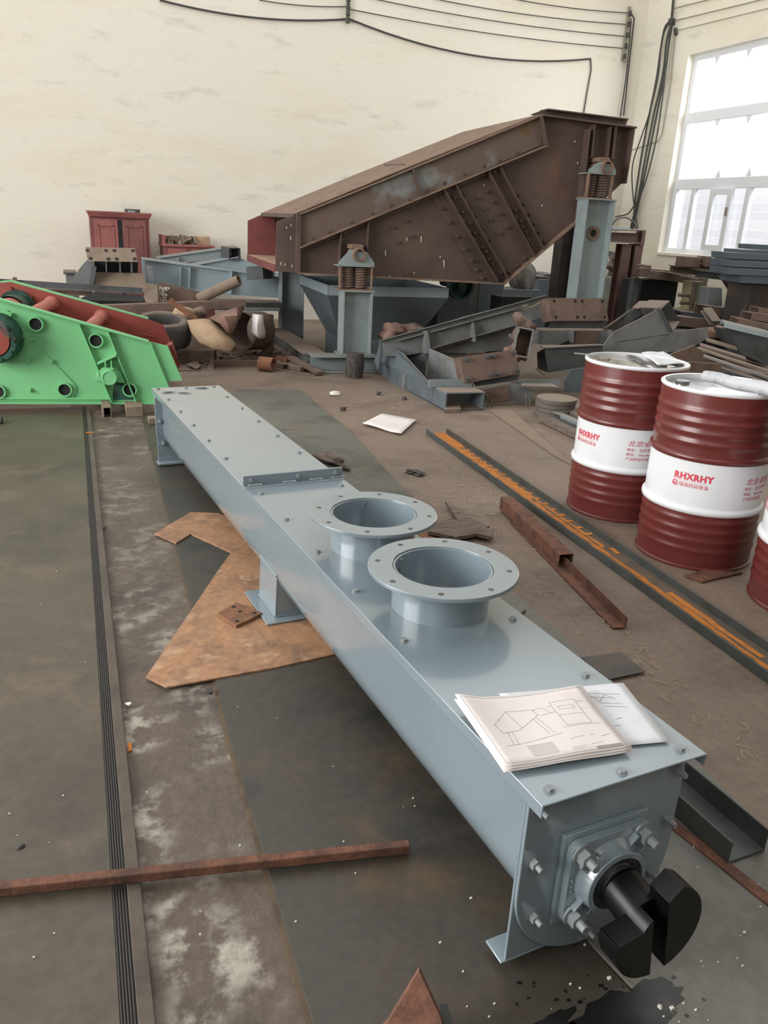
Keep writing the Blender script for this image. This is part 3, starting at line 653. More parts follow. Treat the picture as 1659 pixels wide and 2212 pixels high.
tri = [(905, 2098), (948, 2192), (985, 2250), (800, 2260), (838, 2212)]
pk = [gz(905, 2098, 0.16), gz(952, 2200, 0.10), gz(978, 2300, 0.05), gz(760, 2300, 0.03), gz(836, 2212, 0.07)]
solo('scrap_plate', MB().prism(pk, V((0.01, 0.02, -0.012))), 'rust_red', 'pointed rusty scrap plate standing up at the bottom edge', 'scrap plate', smooth=0)
solo('scrap_plate', MB().prism([gz(950, 2170, 0.06), gz(966, 2168, 0.06), gz(990, 2240, 0.02), gz(960, 2250, 0.02)], V((0.006, 0.012, -0.02))), 'channel', 'dark strip leaning behind the pointed rusty scrap plate', 'scrap plate', smooth=0)
# steel channels on the right
def chan(A, B, w, h, t): return beam_mb(A, B, 'U', w, h, t)
wv = V((1, 0.18, 0)).normalized()
A = gz(1600, 1872, 0.01); 
d_ch = (gz(1478, 1668, 0.08)-gz(1655, 1818, 0.08)).normalized()
e1, e2 = gz(1566, 1864, PT), gz(1655, 1842, PT)
mid = (e1+e2)/2; wid = (e2-e1).length
far = mid + V((d_ch.x, d_ch.y, 0)).normalized()*0.52
def at_h(p, h): return V((p.x, p.y, h))
solo('channel_steel', chan(at_h(mid, PT+0.036), at_h(far, PT+0.036), wid, 0.07, 0.006), 'channel', 'short dark steel channel lying open side up beside the near end of the conveyor', 'channel', bevel=0.001)
A = gz(1700, 1975, 0.012); B = gz(1440, 1770, 0.012)
solo('flat_bar', beam_mb(A, B, 'F', 0.035, 0.006, 0), 'rust_red', 'thin rusty flat bar on the grey plate beside the short dark channel', 'steel bar')
# long channel with orange marks
P0, P1 = gz(920, 938, 0), gz(1659, 1478, 0)
Q0 = gz(948, 916, 0.06)
dirc = (P1-P0); dirc.z = 0; dirc.normalize(); nrm = V((-dirc.y, dirc.x, 0)); 
if nrm.x < 0: nrm = -nrm
CW = 0.175; CH_ = 0.045
base0 = P0 + nrm*CW/2; base1 = P1 + dirc*1.3 + nrm*CW/2
lc = thing('channel_steel', 'long dark steel channel streaked with orange paint in front of the drums', 'channel', base0); LC = Parts(lc)
LC.add('channel', chan(at_h(base0, CH_/2), at_h(base1, CH_/2), CW, CH_, 0.006), ['channel'], bevel=0.001)
LC.add('dusty_web', MB().prism([at_h(P0+nrm*0.006, 0.0058), at_h(P0+nrm*(CW-0.006), 0.0058), at_h(P0+nrm*(CW-0.006)+dirc*((base1-base0).length), 0.0058), at_h(P0+nrm*0.006+dirc*((base1-base0).length), 0.0058)], (0, 0, 0.0006)), 'channel_in', smooth=0)
om = MB(); rnd = random.Random(8); Lc = (base1-base0).length
zoff = [0.0]
def ostripe(s0, s1, o, w, jag=0.006):
    zoff[0] += 0.00012
    n = max(2, int((s1-s0)/0.05)); L_ = []; R2 = []
    for k in range(n+1):
        s_ = s0+(s1-s0)*k/n; a = o-w/2+rnd.uniform(-jag, jag); b = o+w/2+rnd.uniform(-jag, jag)
        L_.append(P0+dirc*s_+nrm*max(0.008, a)); R2.append(P0+dirc*s_+nrm*min(CW-0.008, b))
    for k in range(n):
        om.add([at_h(p, 0.0066+zoff[0]) for p in (L_[k], R2[k], R2[k+1], L_[k+1])], [(0, 1, 2, 3)])
ostripe(0.0, 0.42, 0.10, 0.12); ostripe(0.4, 1.6, 0.088, 0.045); ostripe(1.55, 3.3, 0.082, 0.032); ostripe(3.2, 4.2, 0.078, 0.02)
ostripe(0.42, 1.3, 0.125, 0.014); ostripe(1.2, 2.4, 0.118, 0.02); ostripe(2.95, 3.55, 0.115, 0.03)
for k in range(18):
    s_ = 0.5+0.1*k; ostripe(s_, s_+0.03, 0.13, 0.035+0.02*rnd.random(), 0.004)
ostripe(2.42, 2.5, 0.14, 0.03); ostripe(3.62, 3.72, 0.125, 0.05); ostripe(3.9, 3.95, 0.10, 0.03)
LC.add('paint_marks', om, 'orange', smooth=0)
# brown tube and angle
A, B = gz(1093, 1086, 0.05), gz(1222, 1212, 0.04)
beam('square_tube', 'short brown steel tube lying on the dirt between conveyor and drums', 'steel tube', A, B, 'B', 0.075, 0.075, 0.005, 'rust_red', bevel=0.002)
A, B = gz(1112, 1118, 0.03), gz(1340, 1346, 0.03)
beam('angle_iron', 'brown angle iron lying beside the short brown tube', 'angle iron', A, B, 'L', 0.06, 0.05, 0.005, 'rust_red')
solo('rusty_offcut', MB().prism(floor_poly([(1478, 1243), (1520, 1230), (1605, 1236), (1517, 1256)], 0.012), (0, 0, -0.01)), 'rust_red', 'flat rusty offcut on the floor in front of the middle drum', 'steel plate')
# white paper, glove, planks on the floor
pp, pc = sheet_mb([(826, 893), (899, 909), (866, 939), (783, 917)], 0.012, 0.001, 8, 6, lift=lambda u, v: 0.012*abs(sin(3*u+1))*v+0.01*(1-v)*u)
solo('paper_sheet', pp, 'paper_old', 'crumpled white paper lying on the floor beyond the conveyor', 'paper', solid=0.002, smooth=60)
def lump(name, label, cat, c, sx_, sy_, sz_, m, rz=0.0, seed=1, rough_=0.25, sub=3, group=None):
    bm = bmesh.new(); bmesh.ops.create_icosphere(bm, subdivisions=sub, radius=1.0)
    r = random.Random(seed); ph = [r.uniform(0, 6.3) for _ in range(9)]
    mb = MB(); vs = []
    for v in bm.verts:
        p = v.co; k = 1+rough_*(sin(3.1*p.x+ph[0])*sin(2.7*p.y+ph[1])+0.6*sin(5.3*p.z+ph[2]+2*p.x)+0.4*sin(7.1*p.y+ph[3]+3*p.z))
        q = V((p.x*sx_*k, p.y*sy_*k, max(-0.5, p.z)*sz_*k)); q = V((q.x*cos(rz)-q.y*sin(rz), q.x*sin(rz)+q.y*cos(rz), q.z)); vs.append(q)
    zmin = min(q.z for q in vs); mb.add([q+V((c[0], c[1], c[2]-zmin)) for q in vs], [[v.index for v in f.verts] for f in bm.faces]); bm.free()
    return solo(name, mb, m, label, cat, group, smooth=60)
c = gz(712, 1000, 0.01); lump('work_glove', 'dirty crumpled glove on the floor beside the conveyor joint', 'glove', c, 0.05, 0.17, 0.035, 'cloth', rad(18), 3, 0.3)
c = gz(897, 1024, 0.0); lump('dried_rag', 'small black rag scrap on the floor between paper and inlets', 'rag', c, 0.04, 0.07, 0.015, 'cut', rad(30), 5, 0.4)
wd = MB()
wp = [(930, 1130), (975, 1120), (1040, 1138), (1066, 1142), (1063, 1160), (1030, 1152), (985, 1160), (925, 1147)]
wd.prism(floor_poly(wp, 0.04), (0, 0, -0.02))
solo('broken_board', wd, 'wood', 'dark broken board lying beyond the inlet flanges', 'board', bevel=0.002)
solo('broken_board', MB().prism(floor_poly([(962, 1083), (1000, 1112), (1058, 1136), (1044, 1142), (990, 1124)], 0.03), (0, 0, -0.015)), 'wood', 'thin split board leaning on the dark broken board', 'board')
solo('rusty_offcut', MB().prism(floor_poly([(895, 1147), (930, 1142), (960, 1150), (915, 1172)], 0.014), (0, 0, -0.01)), 'rust', 'rusty corner of a plate showing behind the nearer inlet', 'steel plate', smooth=0)
solo('steel_offcut', MB().prism(floor_poly([(1126, 1322), (1136, 1316), (1112, 1345), (1104, 1340)], 0.02), (0, 0, -0.012)), 'cut', 'thin dark strip end poking out beside the nearer inlet', 'steel strip', smooth=0)
solo('steel_strip', MB().prism(floor_poly([(1058, 886), (1102, 882), (1240, 1005), (1200, 985)], 0.01), (0, 0, -0.008)), 'dirty', 'flat dusty steel strip running towards the farthest drum', 'steel strip', smooth=0)
A, B = gz(1172, 904, 0.03), gz(1262, 946, 0.03)
beam('timber', 'front brown timber of the three beside the farthest drum', 'timber', A, B, 'F', 0.08, 0.05, 0, 'wood', bevel=0.003)
A, B = gz(1188, 890, 0.04), gz(1275, 930, 0.04)
beam('channel_steel', 'grey channel between two timbers beside the farthest drum', 'channel', A, B, 'C', 0.07, 0.06, 0.006, 'leg')
A, B = gz(1218, 886, 0.05), gz(1275, 912, 0.05)
beam('timber', 'rear brown timber behind the grey channel beside the farthest drum', 'timber', A, B, 'F', 0.07, 0.06, 0, 'wood', bevel=0.003)
cdisc = gz(1203, 858, 0.165); cdisc.z = 0
for k, t in enumerate(('bottom', 'second', 'third', 'top')):
    c = cdisc + V((0.006*sin(k*2), 0.006*cos(k*3), 0.042*k)); 
    lab = {'bottom': 'bottom round steel blank of the stack beside the farthest drum', 'second': 'second round steel blank from the bottom of the stack beside the farthest drum', 'third': 'third round steel blank from the bottom of the stack beside the farthest drum', 'top': 'dusty top round steel blank of the stack beside the farthest drum'}[t]
    solo('steel_disc', MB().cyl(c, c+V((0, 0, 0.038)), 0.178, n=48), 'disc', lab, 'steel disc', 'stacked round steel blanks', bevel=0.003)
# bits by the green screen
def tube_on_floor(name, label, a, b, w, h, m): return beam(name, label, 'steel tube', a, b, 'B', w, h, 0.006, m)
a = gz(232, 892, 0.045); tube_on_floor('square_tube', 'short square tube under the green machine, open end showing', a+V((0, 0, 0.0)), a+V((-0.02, 0.9, 0)), 0.062, 0.09, 'dirty')
a = gz(290, 890, 0.04); solo('steel_block', MB().box((a.x-0.065, a.y, 0.0), (a.x+0.07, a.y+0.5, 0.085)), 'dirty', 'dusty block propping the green machine near the conveyor end', 'block', bevel=0.005)
a = gz(329, 910, 0.03); solo('steel_block', MB().box((a.x-0.03, a.y-0.02, PT), (a.x+0.03, a.y+0.06, PT+0.05)), 'dirty', 'small dusty block on the floor by the far foot of the conveyor', 'block', bevel=0.004)
a = gz(6, 909, 0.03); solo('loose_bolt', MB().cyl(a, a+V((-0.14, 0.02, 0)), 0.018, n=12).cyl(a+V((-0.005, 0, 0)), a+V((-0.035, 0.004, 0)), 0.034, n=6), 'cut', 'dark bolt lying on the floor plate before the green machine', 'bolt')
a = gz(194, 935, 0.016); solo('rust_flake', MB().box((a.x-0.028, a.y-0.006, 0.014), (a.x+0.028, a.y+0.008, 0.020)), 'orange', 'small orange flake on the grooved rail', 'flake')
a = gz(280, 1612, 0.008); solo('rust_flake', MB().box((a.x-0.006, a.y-0.02, 0.0), (a.x+0.006, a.y+0.02, 0.006)), 'orange', 'small orange flake beside the edge of the flat bar', 'flake')
a = gz(218, 937, 0.006); solo('pebble', MB().box((a.x-0.02, a.y-0.02, 0.0), (a.x+0.02, a.y+0.02, 0.03)), 'dirty', 'small pale chip beside the grooved rail', 'chip')

# ------------------------------------------------------------------ oil drums
DR, DH = 0.283, 0.885
def drum(label, c, face_angle, lid):
    t = thing('oil_drum', label, 'oil drum', (c[0], c[1], 0.0), 0, 'oil drums on the workshop floor')
    def ribs(z0, z1, zs, amp=0.006, wid=0.018):
        out = []; n = int((z1-z0)/0.004)
        for k in range(n+1):
            z = z0+(z1-z0)*k/n; r = DR
            for q in zs: r += amp*math.exp(-((z-q)/wid)**2)
            out.append((r, z))
        return out
    lower = [(DR-0.004, 0), (DR+0.004, 0.002), (DR+0.005, 0.012), (DR-0.001, 0.018)] + ribs(0.02, 0.285, (0.10, 0.15, 0.20, 0.25), 0.0045, 0.014)
    MB().lathe(lower, (0, 0, 0), n=72).build('lower_shell', 'drum_red', t, smooth=50)
    MB().lathe([(DR, 0.285), (DR+0.011, 0.29), (DR+0.014, 0.303), (DR+0.011, 0.316), (DR, 0.322)], (0, 0, 0), n=72).build('rolling_hoop', 'drum_white', t, smooth=60)
    wb = MB().lathe([(DR, 0.322), (DR, 0.545)], (0, 0, 0), n=72).build('white_band', 'drum_white', t, smooth=60)
    MB().lathe([(DR+0.001, 0.545), (DR+0.010, 0.551), (DR+0.013, 0.562), (DR+0.010, 0.574), (DR, 0.58)], (0, 0, 0), n=72).build('rolling_hoop', 'drum_red', t, smooth=60)
    MB().lathe(ribs(0.58, 0.872, (0.635, 0.685, 0.735, 0.785), 0.006, 0.014), (0, 0, 0), n=72).build('upper_shell', 'drum_red', t, smooth=50)
    MB().lathe([(DR, 0.868), (DR+0.006, 0.874), (DR+0.006, 0.884), (DR, 0.888), (DR-0.012, 0.886), (DR-0.014, 0.868), (DR-0.014, 0.86)], (0, 0, 0), n=72).build('rim', 'drum_white', t, smooth=60)
    li = MB().lathe([(DR-0.014, 0.864), (0.0, 0.866)], (0, 0, 0), n=72).build('lid', lid, t, smooth=60)
    for r_, a, rr in ((0.19, 2.2, 0.035), (0.19, -0.9, 0.022)):
        MB().cyl((r_*cos(a), r_*sin(a), 0.865), (r_*cos(a), r_*sin(a), 0.877), rr, n=24).build('bung', lid, li, bevel=0.002)
    # printing on the band
    def print_text(s, size, ang, z, italic=0.0, bold=0.0, name='lettering', stretch=1.0):
        vs, fs = text_mesh(s, size, italic, bold, 1.12 if bold > 0.001 else 1.0)
        out = []
        for v in vs:
            a = ang + v.x*stretch/DR; out.append(V(((DR+0.0012)*cos(a), (DR+0.0012)*sin(a), z+v.y)))
        MB().add(out, fs).build(name, 'print_red', wb, smooth=0)
        return max(v.x for v in vs)*stretch
    A0 = face_angle
    print_text('RHXRHY', 0.043, A0, 0.455, 0.0, 0.0022, 'brand_lettering', 1.0)
    print_text('\u745e\u6d77\u897f\u6da6\u6ed1\u6cb9', 0.0235, A0+0.030/DR, 0.419, 0, 0.0, 'brand_lettering', 0.98)
    ln = MB(); n = 14
    for k in range(n):
        a, b = A0-0.006/DR+0.165/DR*k/n, A0-0.006/DR+0.165/DR*(k+1)/n; r = DR+0.0012
        ln.add([V((r*cos(a), r*sin(a), 0.446)), V((r*cos(b), r*sin(b), 0.446)), V((r*cos(b), r*sin(b), 0.4472)), V((r*cos(a), r*sin(a), 0.4472))], [(0, 1, 2, 3)])
    ln.build('printed_rule', 'print_red', wb, smooth=0)
    lg = MB(); n = 20; r = DR+0.0012
    def lp(x, z): a = A0+(0.010+x)/DR; return V((r*cos(a), r*sin(a), 0.428+z))
    for k in range(n):
        if k in (4, 13): continue
        a, b = 2*pi*k/n, 2*pi*(k+1)/n
        lg.add([lp(0.015*cos(a), 0.015*sin(a)), lp(0.015*cos(b), 0.015*sin(b)), lp(0.0105*cos(b)+0.002, 0.0105*sin(b)), lp(0.0105*cos(a)+0.002, 0.0105*sin(a))], [(0, 1, 2, 3)])
    for k in range(10):
        a, b = 2*pi*k/10, 2*pi*(k+1)/10
        lg.add([lp(0.001, -0.003), lp(0.001+0.006*cos(a), -0.003+0.006*sin(a)), lp(0.001+0.006*cos(b), -0.003+0.006*sin(b))], [(0, 1, 2)])
    lg.add([lp(0.002, 0.003), lp(0.006, 0.004), lp(0.009, 0.013), lp(0.006, 0.012)], [(0, 1, 2, 3)])
    lg.build('logo', 'print_red', wb, smooth=0)
    B0 = A0+0.345/DR
    print_text('\u5317\u4eac\u5353\u52a8\u6da6\u6ed1', 0.036, B0, 0.455, 0.15, 0, 'address_lettering', 1.22)
    print_text('\u5730\u5740\uff1a\u5317\u4eac\u5e02\u671d\u9633\u533a', 0.020, B0, 0.425, 0, 0, 'address_lettering', 1.1)
    print_text('\u7f51\u5740\uff1azhuodong', 0.020, B0, 0.399, 0, 0, 'address_lettering', 1.1)
    print_text('\u4ea7\u54c1\u68c0\u9a8c\u5408\u683c', 0.020, B0, 0.373, 0, 0, 'address_lettering', 1.1)
    return t
b1 = V((2.955, 3.765, 0)); b2 = V((2.94, 3.07, 0)); b3 = V((3.075, 2.40, 0))
def angle_to(c, px, py, z):
    p = gz(px, py, z); # first point on the drum hit by the view ray
    d = ray(px, py); ox, oy = CAM.x-c.x, CAM.y-c.y; A_ = d.x**2+d.y**2; B_ = 2*(ox*d.x+oy*d.y); C_ = ox*ox+oy*oy-DR*DR; disc = B_*B_-4*A_*C_
    t = (-B_-sqrt(max(0, disc)))/(2*A_); q = CAM+d*t; return atan2(q.y-c.y, q.x-c.x)
drum('red and white oil drum farthest back, papers lying on its lid', b1, angle_to(b1, 1252, 927, 0.455), 'lid')
drum('red and white oil drum in the middle, white roll lying on its lid', b2, angle_to(b2, 1458, 1020, 0.455), 'lid_clean')
drum('red and white oil drum cut off by the photo edge, nearest of the three', b3, angle_to(b3, 1630, 1098, 0.455)-0.18, 'lid_clean')
pq, _ = sheet_mb([(1385, 763), (1432, 762), (1478, 788), (1420, 792)], 0.872, 0.001, 8, 6, lift=lambda u, v: 0.004+0.006*abs(sin(4*u+2*v)))
solo('paper_sheet', pq, 'paper', 'torn white paper on the lid of the farthest drum', 'paper', solid=0.001, smooth=60)
pq, _ = sheet_mb([(1352, 768), (1372, 770), (1412, 792), (1388, 786)], 0.872, 0.001, 6, 4, lift=lambda u, v: 0.003+0.003*abs(sin(3*u+2*v)))
solo('paper_sheet', pq, 'cut', 'dark grey strip of paper on the lid of the farthest drum', 'paper', solid=0.001, smooth=60)
A, B = gz(1240, 763, 0.892), gz(1300, 768, 0.892)
solo('wire_rod', MB().cyl(A, B, 0.004, n=8), 'leg', 'thin rod sticking out over the rim of the farthest drum', 'rod')
A = gz(1522, 812, 0.918); B = gz(1676, 846, 0.918)
pts = [A.lerp(B, k/10)+V((0, 0, 0.004*sin(k))) for k in range(11)]
solo('film_roll', MB().tube(pts, [0.026+0.006*k/10 for k in range(11)], 14), 'film', 'white crumpled roll lying across the lid of the middle drum', 'roll', smooth=60)

# ------------------------------------------------------------------ big rusty vibrating screen (local: x along, y depth, z up)
PH = rad(-3); S0 = V((2.62, 8.25, 0)); s_u = V((cos(PH), sin(PH), 0)); s_n = V((-sin(PH), cos(PH), 0))
def S(px, py, dy=0.0):
    p = gp(px, py, S0+s_n*dy, s_n)-S0; return V((p.dot(s_u), dy, p.z))
scr = thing('vibrating_screen', 'huge rusty brown inclined vibrating screen raised on blue grey columns', 'vibrating screen', S0, PH)
PY, SWID = 0.30, 2.05
def spoly(pts, dy): return [S(px, py, dy) for px, py in pts]
side_px = [(640, 464), (885, 362), (1163, 251), (1360, 278), (1342, 397), (1296, 440), (1241, 477), (1084, 612), (640, 589)]
side = MB().prism(spoly(side_px, PY), (0, 0.016, 0)).build('side_plate', 'screen', scr, smooth=0)
fs_ = copy_part(side, scr, (0, SWID, 0))
# inner lining so that the far side shows red at the discharge
MB().prism([p+V((0.0, SWID-0.012, 0)) for p in spoly([(606, 482), (650, 463), (668, 455), (668, 589), (606, 587)], PY)], (0, 0.01, 0)).build('lining', 'screen_red', scr, smooth=0)
MB().prism([p+V((0, SWID-0.0, 0)) for p in spoly([(597, 482), (640, 463), (640, 589), (595, 586)], PY)], (0, 0.016, 0)).build('wing_plate', 'screen_red', scr, smooth=0)
wing = MB().prism(spoly([(597, 480), (638, 463), (638, 589), (595, 586)], PY-0.02), (0, 0.016, 0)).build('wing_plate', 'screen', scr, smooth=0, bevel=0.002)
lipA = S(596, 586, PY); 
MB().box((lipA.x, PY+0.02, lipA.z+0.05), (lipA.x+0.9, PY+SWID-0.01, lipA.z+0.07)).build('discharge_floor', 'dust_tan', scr, smooth=0)
MB().box((lipA.x-0.012, PY+0.02, lipA.z-0.01), (lipA.x, PY+SWID, lipA.z+0.068)).build('discharge_lip', 'screen_red', scr, smooth=0)
MB().box((lipA.x+0.75, PY+0.02, lipA.z+0.07), (lipA.x+0.77, PY+SWID, S(720, 425, PY).z)).build('shade_plate', 'screen', scr, smooth=0)  # plate added inside to keep the discharge opening dark
for k in range(3):
    MB().cyl((lipA.x+1.0+0.8*k, PY+0.02, lipA.z+0.25), (lipA.x+1.0+0.8*k, PY+SWID, lipA.z+0.25), 0.07, n=16).build('cross_tube', 'screen', scr)
MB().prism([p for p in spoly([(700, 560), (1240, 330), (1240, 342), (700, 572)], PY+0.03)], (0, SWID-0.05, 0)).build('deck', 'screen_dust', scr, smooth=0)
# dusty cover over the top
top_px = [(636, 464), (885, 361), (1163, 250)]
tl_ = [S(px, py, PY-0.03) for px, py in top_px]
cvr = MB()
for a, b in zip(tl_[:-1], tl_[1:]): cvr.prism([a, b, b+V((0, SWID+0.06, 0)), a+V((0, SWID+0.06, 0))], (0, 0, 0.012))
cvo = cvr.build('top_cover', 'screen_dust', scr, smooth=0)
a = S(838, 357, PY+0.5); MB().prism([S(830, 356, PY+0.5), S(876, 354, PY+0.3), S(876, 357, PY+0.3), S(830, 359, PY+0.5)], (0, 0.02, 0.01)).build('loose_strip', 'screen', cvo, smooth=0)
MB().box((tl_[0].x-0.01, PY-0.03, tl_[0].z-0.03), (tl_[0].x+0.01, PY+SWID+0.03, tl_[0].z+0.012)).build('front_edge', 'screen', cvo, smooth=0)
# upper band
band = MB().prism(spoly([(646, 467), (885, 363), (1166, 249), (1171, 313), (950, 408), (646, 536)], PY-0.04), (0, 0.038, 0)).build('upper_band', 'screen_band', scr, smooth=0)
def rib(px0, py0, px1, py1, t, depth, name='stiffener', m='screen', par=scr, dy=PY):
    a, b = S(px0, py0, dy), S(px1, py1, dy); d = (b-a).normalized(); n = V((d.z, 0, -d.x))*t
    return MB().prism([a-n*0.5, a+n*0.5, b+n*0.5, b-n*0.5], (0, -depth, 0)).build(name, m, par, smooth=0, bevel=0.0015)
rib(643, 535, 1172, 316, 0.014, 0.13, 'angle_rail', 'screen_dust')
rib(643, 541, 1172, 322, 0.05, 0.045, 'angle_rail')
rib(638, 466, 1163, 251, 0.012, 0.09, 'edge_rail', 'screen_dust')
rib(642, 462, 641, 590, 0.045, 0.09); rib(885, 363, 904, 421, 0.016, 0.11); rib(1160, 252, 1171, 313, 0.02, 0.12)
rib(732, 502, 728, 592, 0.014, 0.10); rib(791, 481, 786, 592, 0.014, 0.10)
rib(640, 589, 1084, 612, 0.016, 0.10, 'lower_flange', 'screen_dust'); rib(1082, 613, 1242, 477, 0.016, 0.10, 'lower_flange', 'screen_dust')
rib(1263, 280, 1242, 478, 0.016, 0.12, 'stiffener'); rib(1275, 270, 1268, 340, 0.014, 0.11); rib(1321, 275, 1314, 345, 0.014, 0.11); rib(1311, 275, 1303, 345, 0.010, 0.10)
rib(1359, 279, 1341, 397, 0.018, 0.11); rib(1160, 251, 1361, 278, 0.018, 0.14, 'top_flange')
# doubler plate and the two diagonal channels
MB().prism(spoly([(931, 427), (1034, 608), (1084, 610), (1184, 525), (1098, 372)], PY), (0, -0.014, 0)).build('doubler_plate', 'screen', scr, smooth=0, bevel=0.002)
def diag(a0, a1, b0, b1):
    pts = spoly([a0, a1, b1, b0], PY-0.015); mb = MB().prism(pts, (0, -0.012, 0))
    for p0, p1 in ((a0, a1), (b0, b1)):
        a, b = S(*p0, PY-0.015), S(*p1, PY-0.015); d = (b-a).normalized(); n = V((d.z, 0, -d.x))*0.012
        mb.prism([a-n*.5, a+n*.5, b+n*.5, b-n*.5], (0, -0.10, 0))
    mb.build('diagonal_channel', 'screen', scr, smooth=0, bevel=0.0015)
c3 = lambda x, y: (950+x*0.3014, 200+y*0.3014)
diag(c3(10, 695), c3(392, 1352), c3(92, 660), c3(468, 1330)); diag(c3(328, 570), c3(655, 1172), c3(408, 532), c3(718, 1118))
# rear box beam along the top
tb = MB().prism(spoly([(1184, 235), (1357, 257), (1351, 274), (1183, 252)], PY+0.2), (0, 0.02, 0))
tb.prism(spoly([(1184, 234), (1358, 256), (1358, 259), (1184, 237)], PY+0.12), (0, 0.2, 0))
tb.prism(spoly([(1147, 247), (1184, 234), (1184, 252), (1160, 252)], PY+0.2), (0, 0.02, 0))
tb.build('top_beam', 'screen', scr, smooth=0)
# bolts
bs = MB().cyl((0, 0, 0), (0, -0.028, 0), 0.021, n=6).cyl((0, -0.028, 0), (0, -0.045, 0), 0.012, n=8).build('bolt', 'screen', scr, smooth=0)
bl = [(330,710),(270,755),(170,735),(375,785),(210,808),(315,835),(420,870),(255,885),(360,910),(475,965),(300,965),(418,1010),(360,1060),(475,600),(525,700),(562,735),(598,800),(640,873),(675,938),(708,1000),(745,1065),(8,830),(65,930),(118,1030),(172,1125),(222,1205),(260,1270),(297,1330),(600,1190),(545,1240),(490,1285)]
bl2 = [(100,755),(155,860),(150,910),(205,940),(205,990),(245,1010),(240,1055),(300,1110),(325,1140),(345,1195),(370,1230),(375,1290),(430,1290),(380,570),(400,665),(450,760),(485,800),(535,845),(540,900),(585,960),(610,1000),(625,1055),(650,1090),(575,920)]
c2_ = lambda x, y: (500+x*0.3014, 200+y*0.3014)
bl3 = [(1150,965),(1250,920),(1185,1075),(1285,1030)]
bl4 = [(590,1045),(710,997),(865,930),(1015,865),(1150,808),(1280,765),(1415,695),(1535,645)]; bl5 = [(40,650),(185,585),(325,525),(440,485),(565,430)]
pos = [S(*c3(*p), PY-0.014) for p in bl] + [S(*c3(*p), PY-0.03) for p in bl2] + [S(*c2_(*p), PY) for p in bl3] + [S(*c2_(*p), PY-0.13)+V((0, 0.03, 0)) for p in bl4] + [S(*c3(*p), PY-0.13)+V((0, 0.03, 0)) for p in bl5]
for k, p in enumerate(pos):
    if k == 0: bs.location = p
    else: copy_part(bs, scr, p)
# white paint drips on the side plate
dr = MB(); rnd = random.Random(3)
for px, py, l in ((832, 548, 12), (909, 517, 12), (958, 570, 16), (878, 517, 7), (894, 590, 4), (1241, 306, 4), (1247, 352, 5), (1170, 444, 5), (1045, 400, 3), (950, 555, 4), (841, 598, 4), (628, 487, 5), (618, 492, 5), (627, 515, 8), (606, 570, 7), (615, 572, 6), (630, 575, 6), (904, 407, 5), (711, 478, 6), (825, 440, 4)):
    dy = PY-0.05 if py < 430 and px < 1160 else PY-0.022
    dr.prism([S(px, py-l/2, dy), S(px+2, py-l/2, dy), S(px+1.4, py+l/2, dy), S(px+0.4, py+l/2, dy)], (0, 0.003, 0))
dr.build('paint_drips', 'crumb', side, smooth=0)
# spring units
def spring_unit(cx, cz, tag_, sx0, sx1, sz0, sz1, px_pipe, pz_pipe):
    u = MB()
    w = sx1-sx0; xm = (sx0+sx1)/2; D0, D1 = 0.02, 0.24
    u.prism([(sx0-0.03, D0, sz1), (sx1+0.03, D0, sz1), (sx1+0.03, D0, sz1+0.03), (px_pipe+0.09, D0, pz_pipe+0.03), (px_pipe-0.09, D0, pz_pipe+0.05), (sx0-0.03, D0, sz1+0.03)], (0, 0.012, 0))
    u.box((sx0-0.03, D0, sz1-0.012), (sx1+0.03, D1, sz1))
    o = u.build('spring_saddle', 'leg', scr, smooth=0, bevel=0.002)
    MB().lathe([(0.068, -0.02), (0.068, 0.30), (0.052, 0.30), (0.052, -0.02), (0.068, -0.02)], (px_pipe, 0.28, pz_pipe), (0, -1, 0), 28).build('pivot_pipe', 'screen_dust', o)
    MB().cyl((px_pipe, 0.27, pz_pipe), (px_pipe, 0.275, pz_pipe), 0.06, n=20).build('pipe_plug', 'dark', o)
    cl = MB().box((px_pipe-0.07, 0.06, pz_pipe+0.055), (px_pipe+0.06, 0.30, pz_pipe+0.10))
    cl.build('clamp', 'screen_dust', o, bevel=0.004)
    for q in (0.27, 0.73):
        mbs = MB(); n = 9; pts = []; r = w*0.19; x0 = sx0+w*q
        for k in range(n*14+1):
            a = 2*pi*k/14; pts.append((x0+r*cos(a), 0.13+r*sin(a), sz0+(sz1-sz0)*k/(n*14)))
        mbs.tube(pts, 0.0125, 7); mbs.build('coil_spring', 'scrap_brown', o)
    for x in (sx0-0.015, sx1+0.003): MB().box((x, 0.02, sz0), (x+0.012, 0.07, sz1)).build('spring_guard', 'screen_dust', o, smooth=0)
    MB().box((sx0-0.03, D0, sz0-0.014), (sx1+0.03, D1, sz0)).build('spring_seat', 'screen_dust', o, smooth=0)
    return o
a, b = S(736, 624, 0.02), S(803, 575, 0.02); pp_ = S(776, 551, 0.0)
u1 = spring_unit(0, 0, 'l', a.x, b.x, a.z, b.z, pp_.x, pp_.z)
LEG_TOP = a.z-0.014
a2, b2_ = S(1270, 425, 0.02), S(1325, 376, 0.02); pp2 = S(1312, 361, 0.0)
u2 = spring_unit(0, 0, 'r', a2.x, b2_.x, a2.z, b2_.z, pp2.x, pp2.z)
LEG2_TOP = a2.z-0.014
for u in (u1, u2):
    c = copy_tree(u, scr); c.location = (0, SWID+0.28, 0)

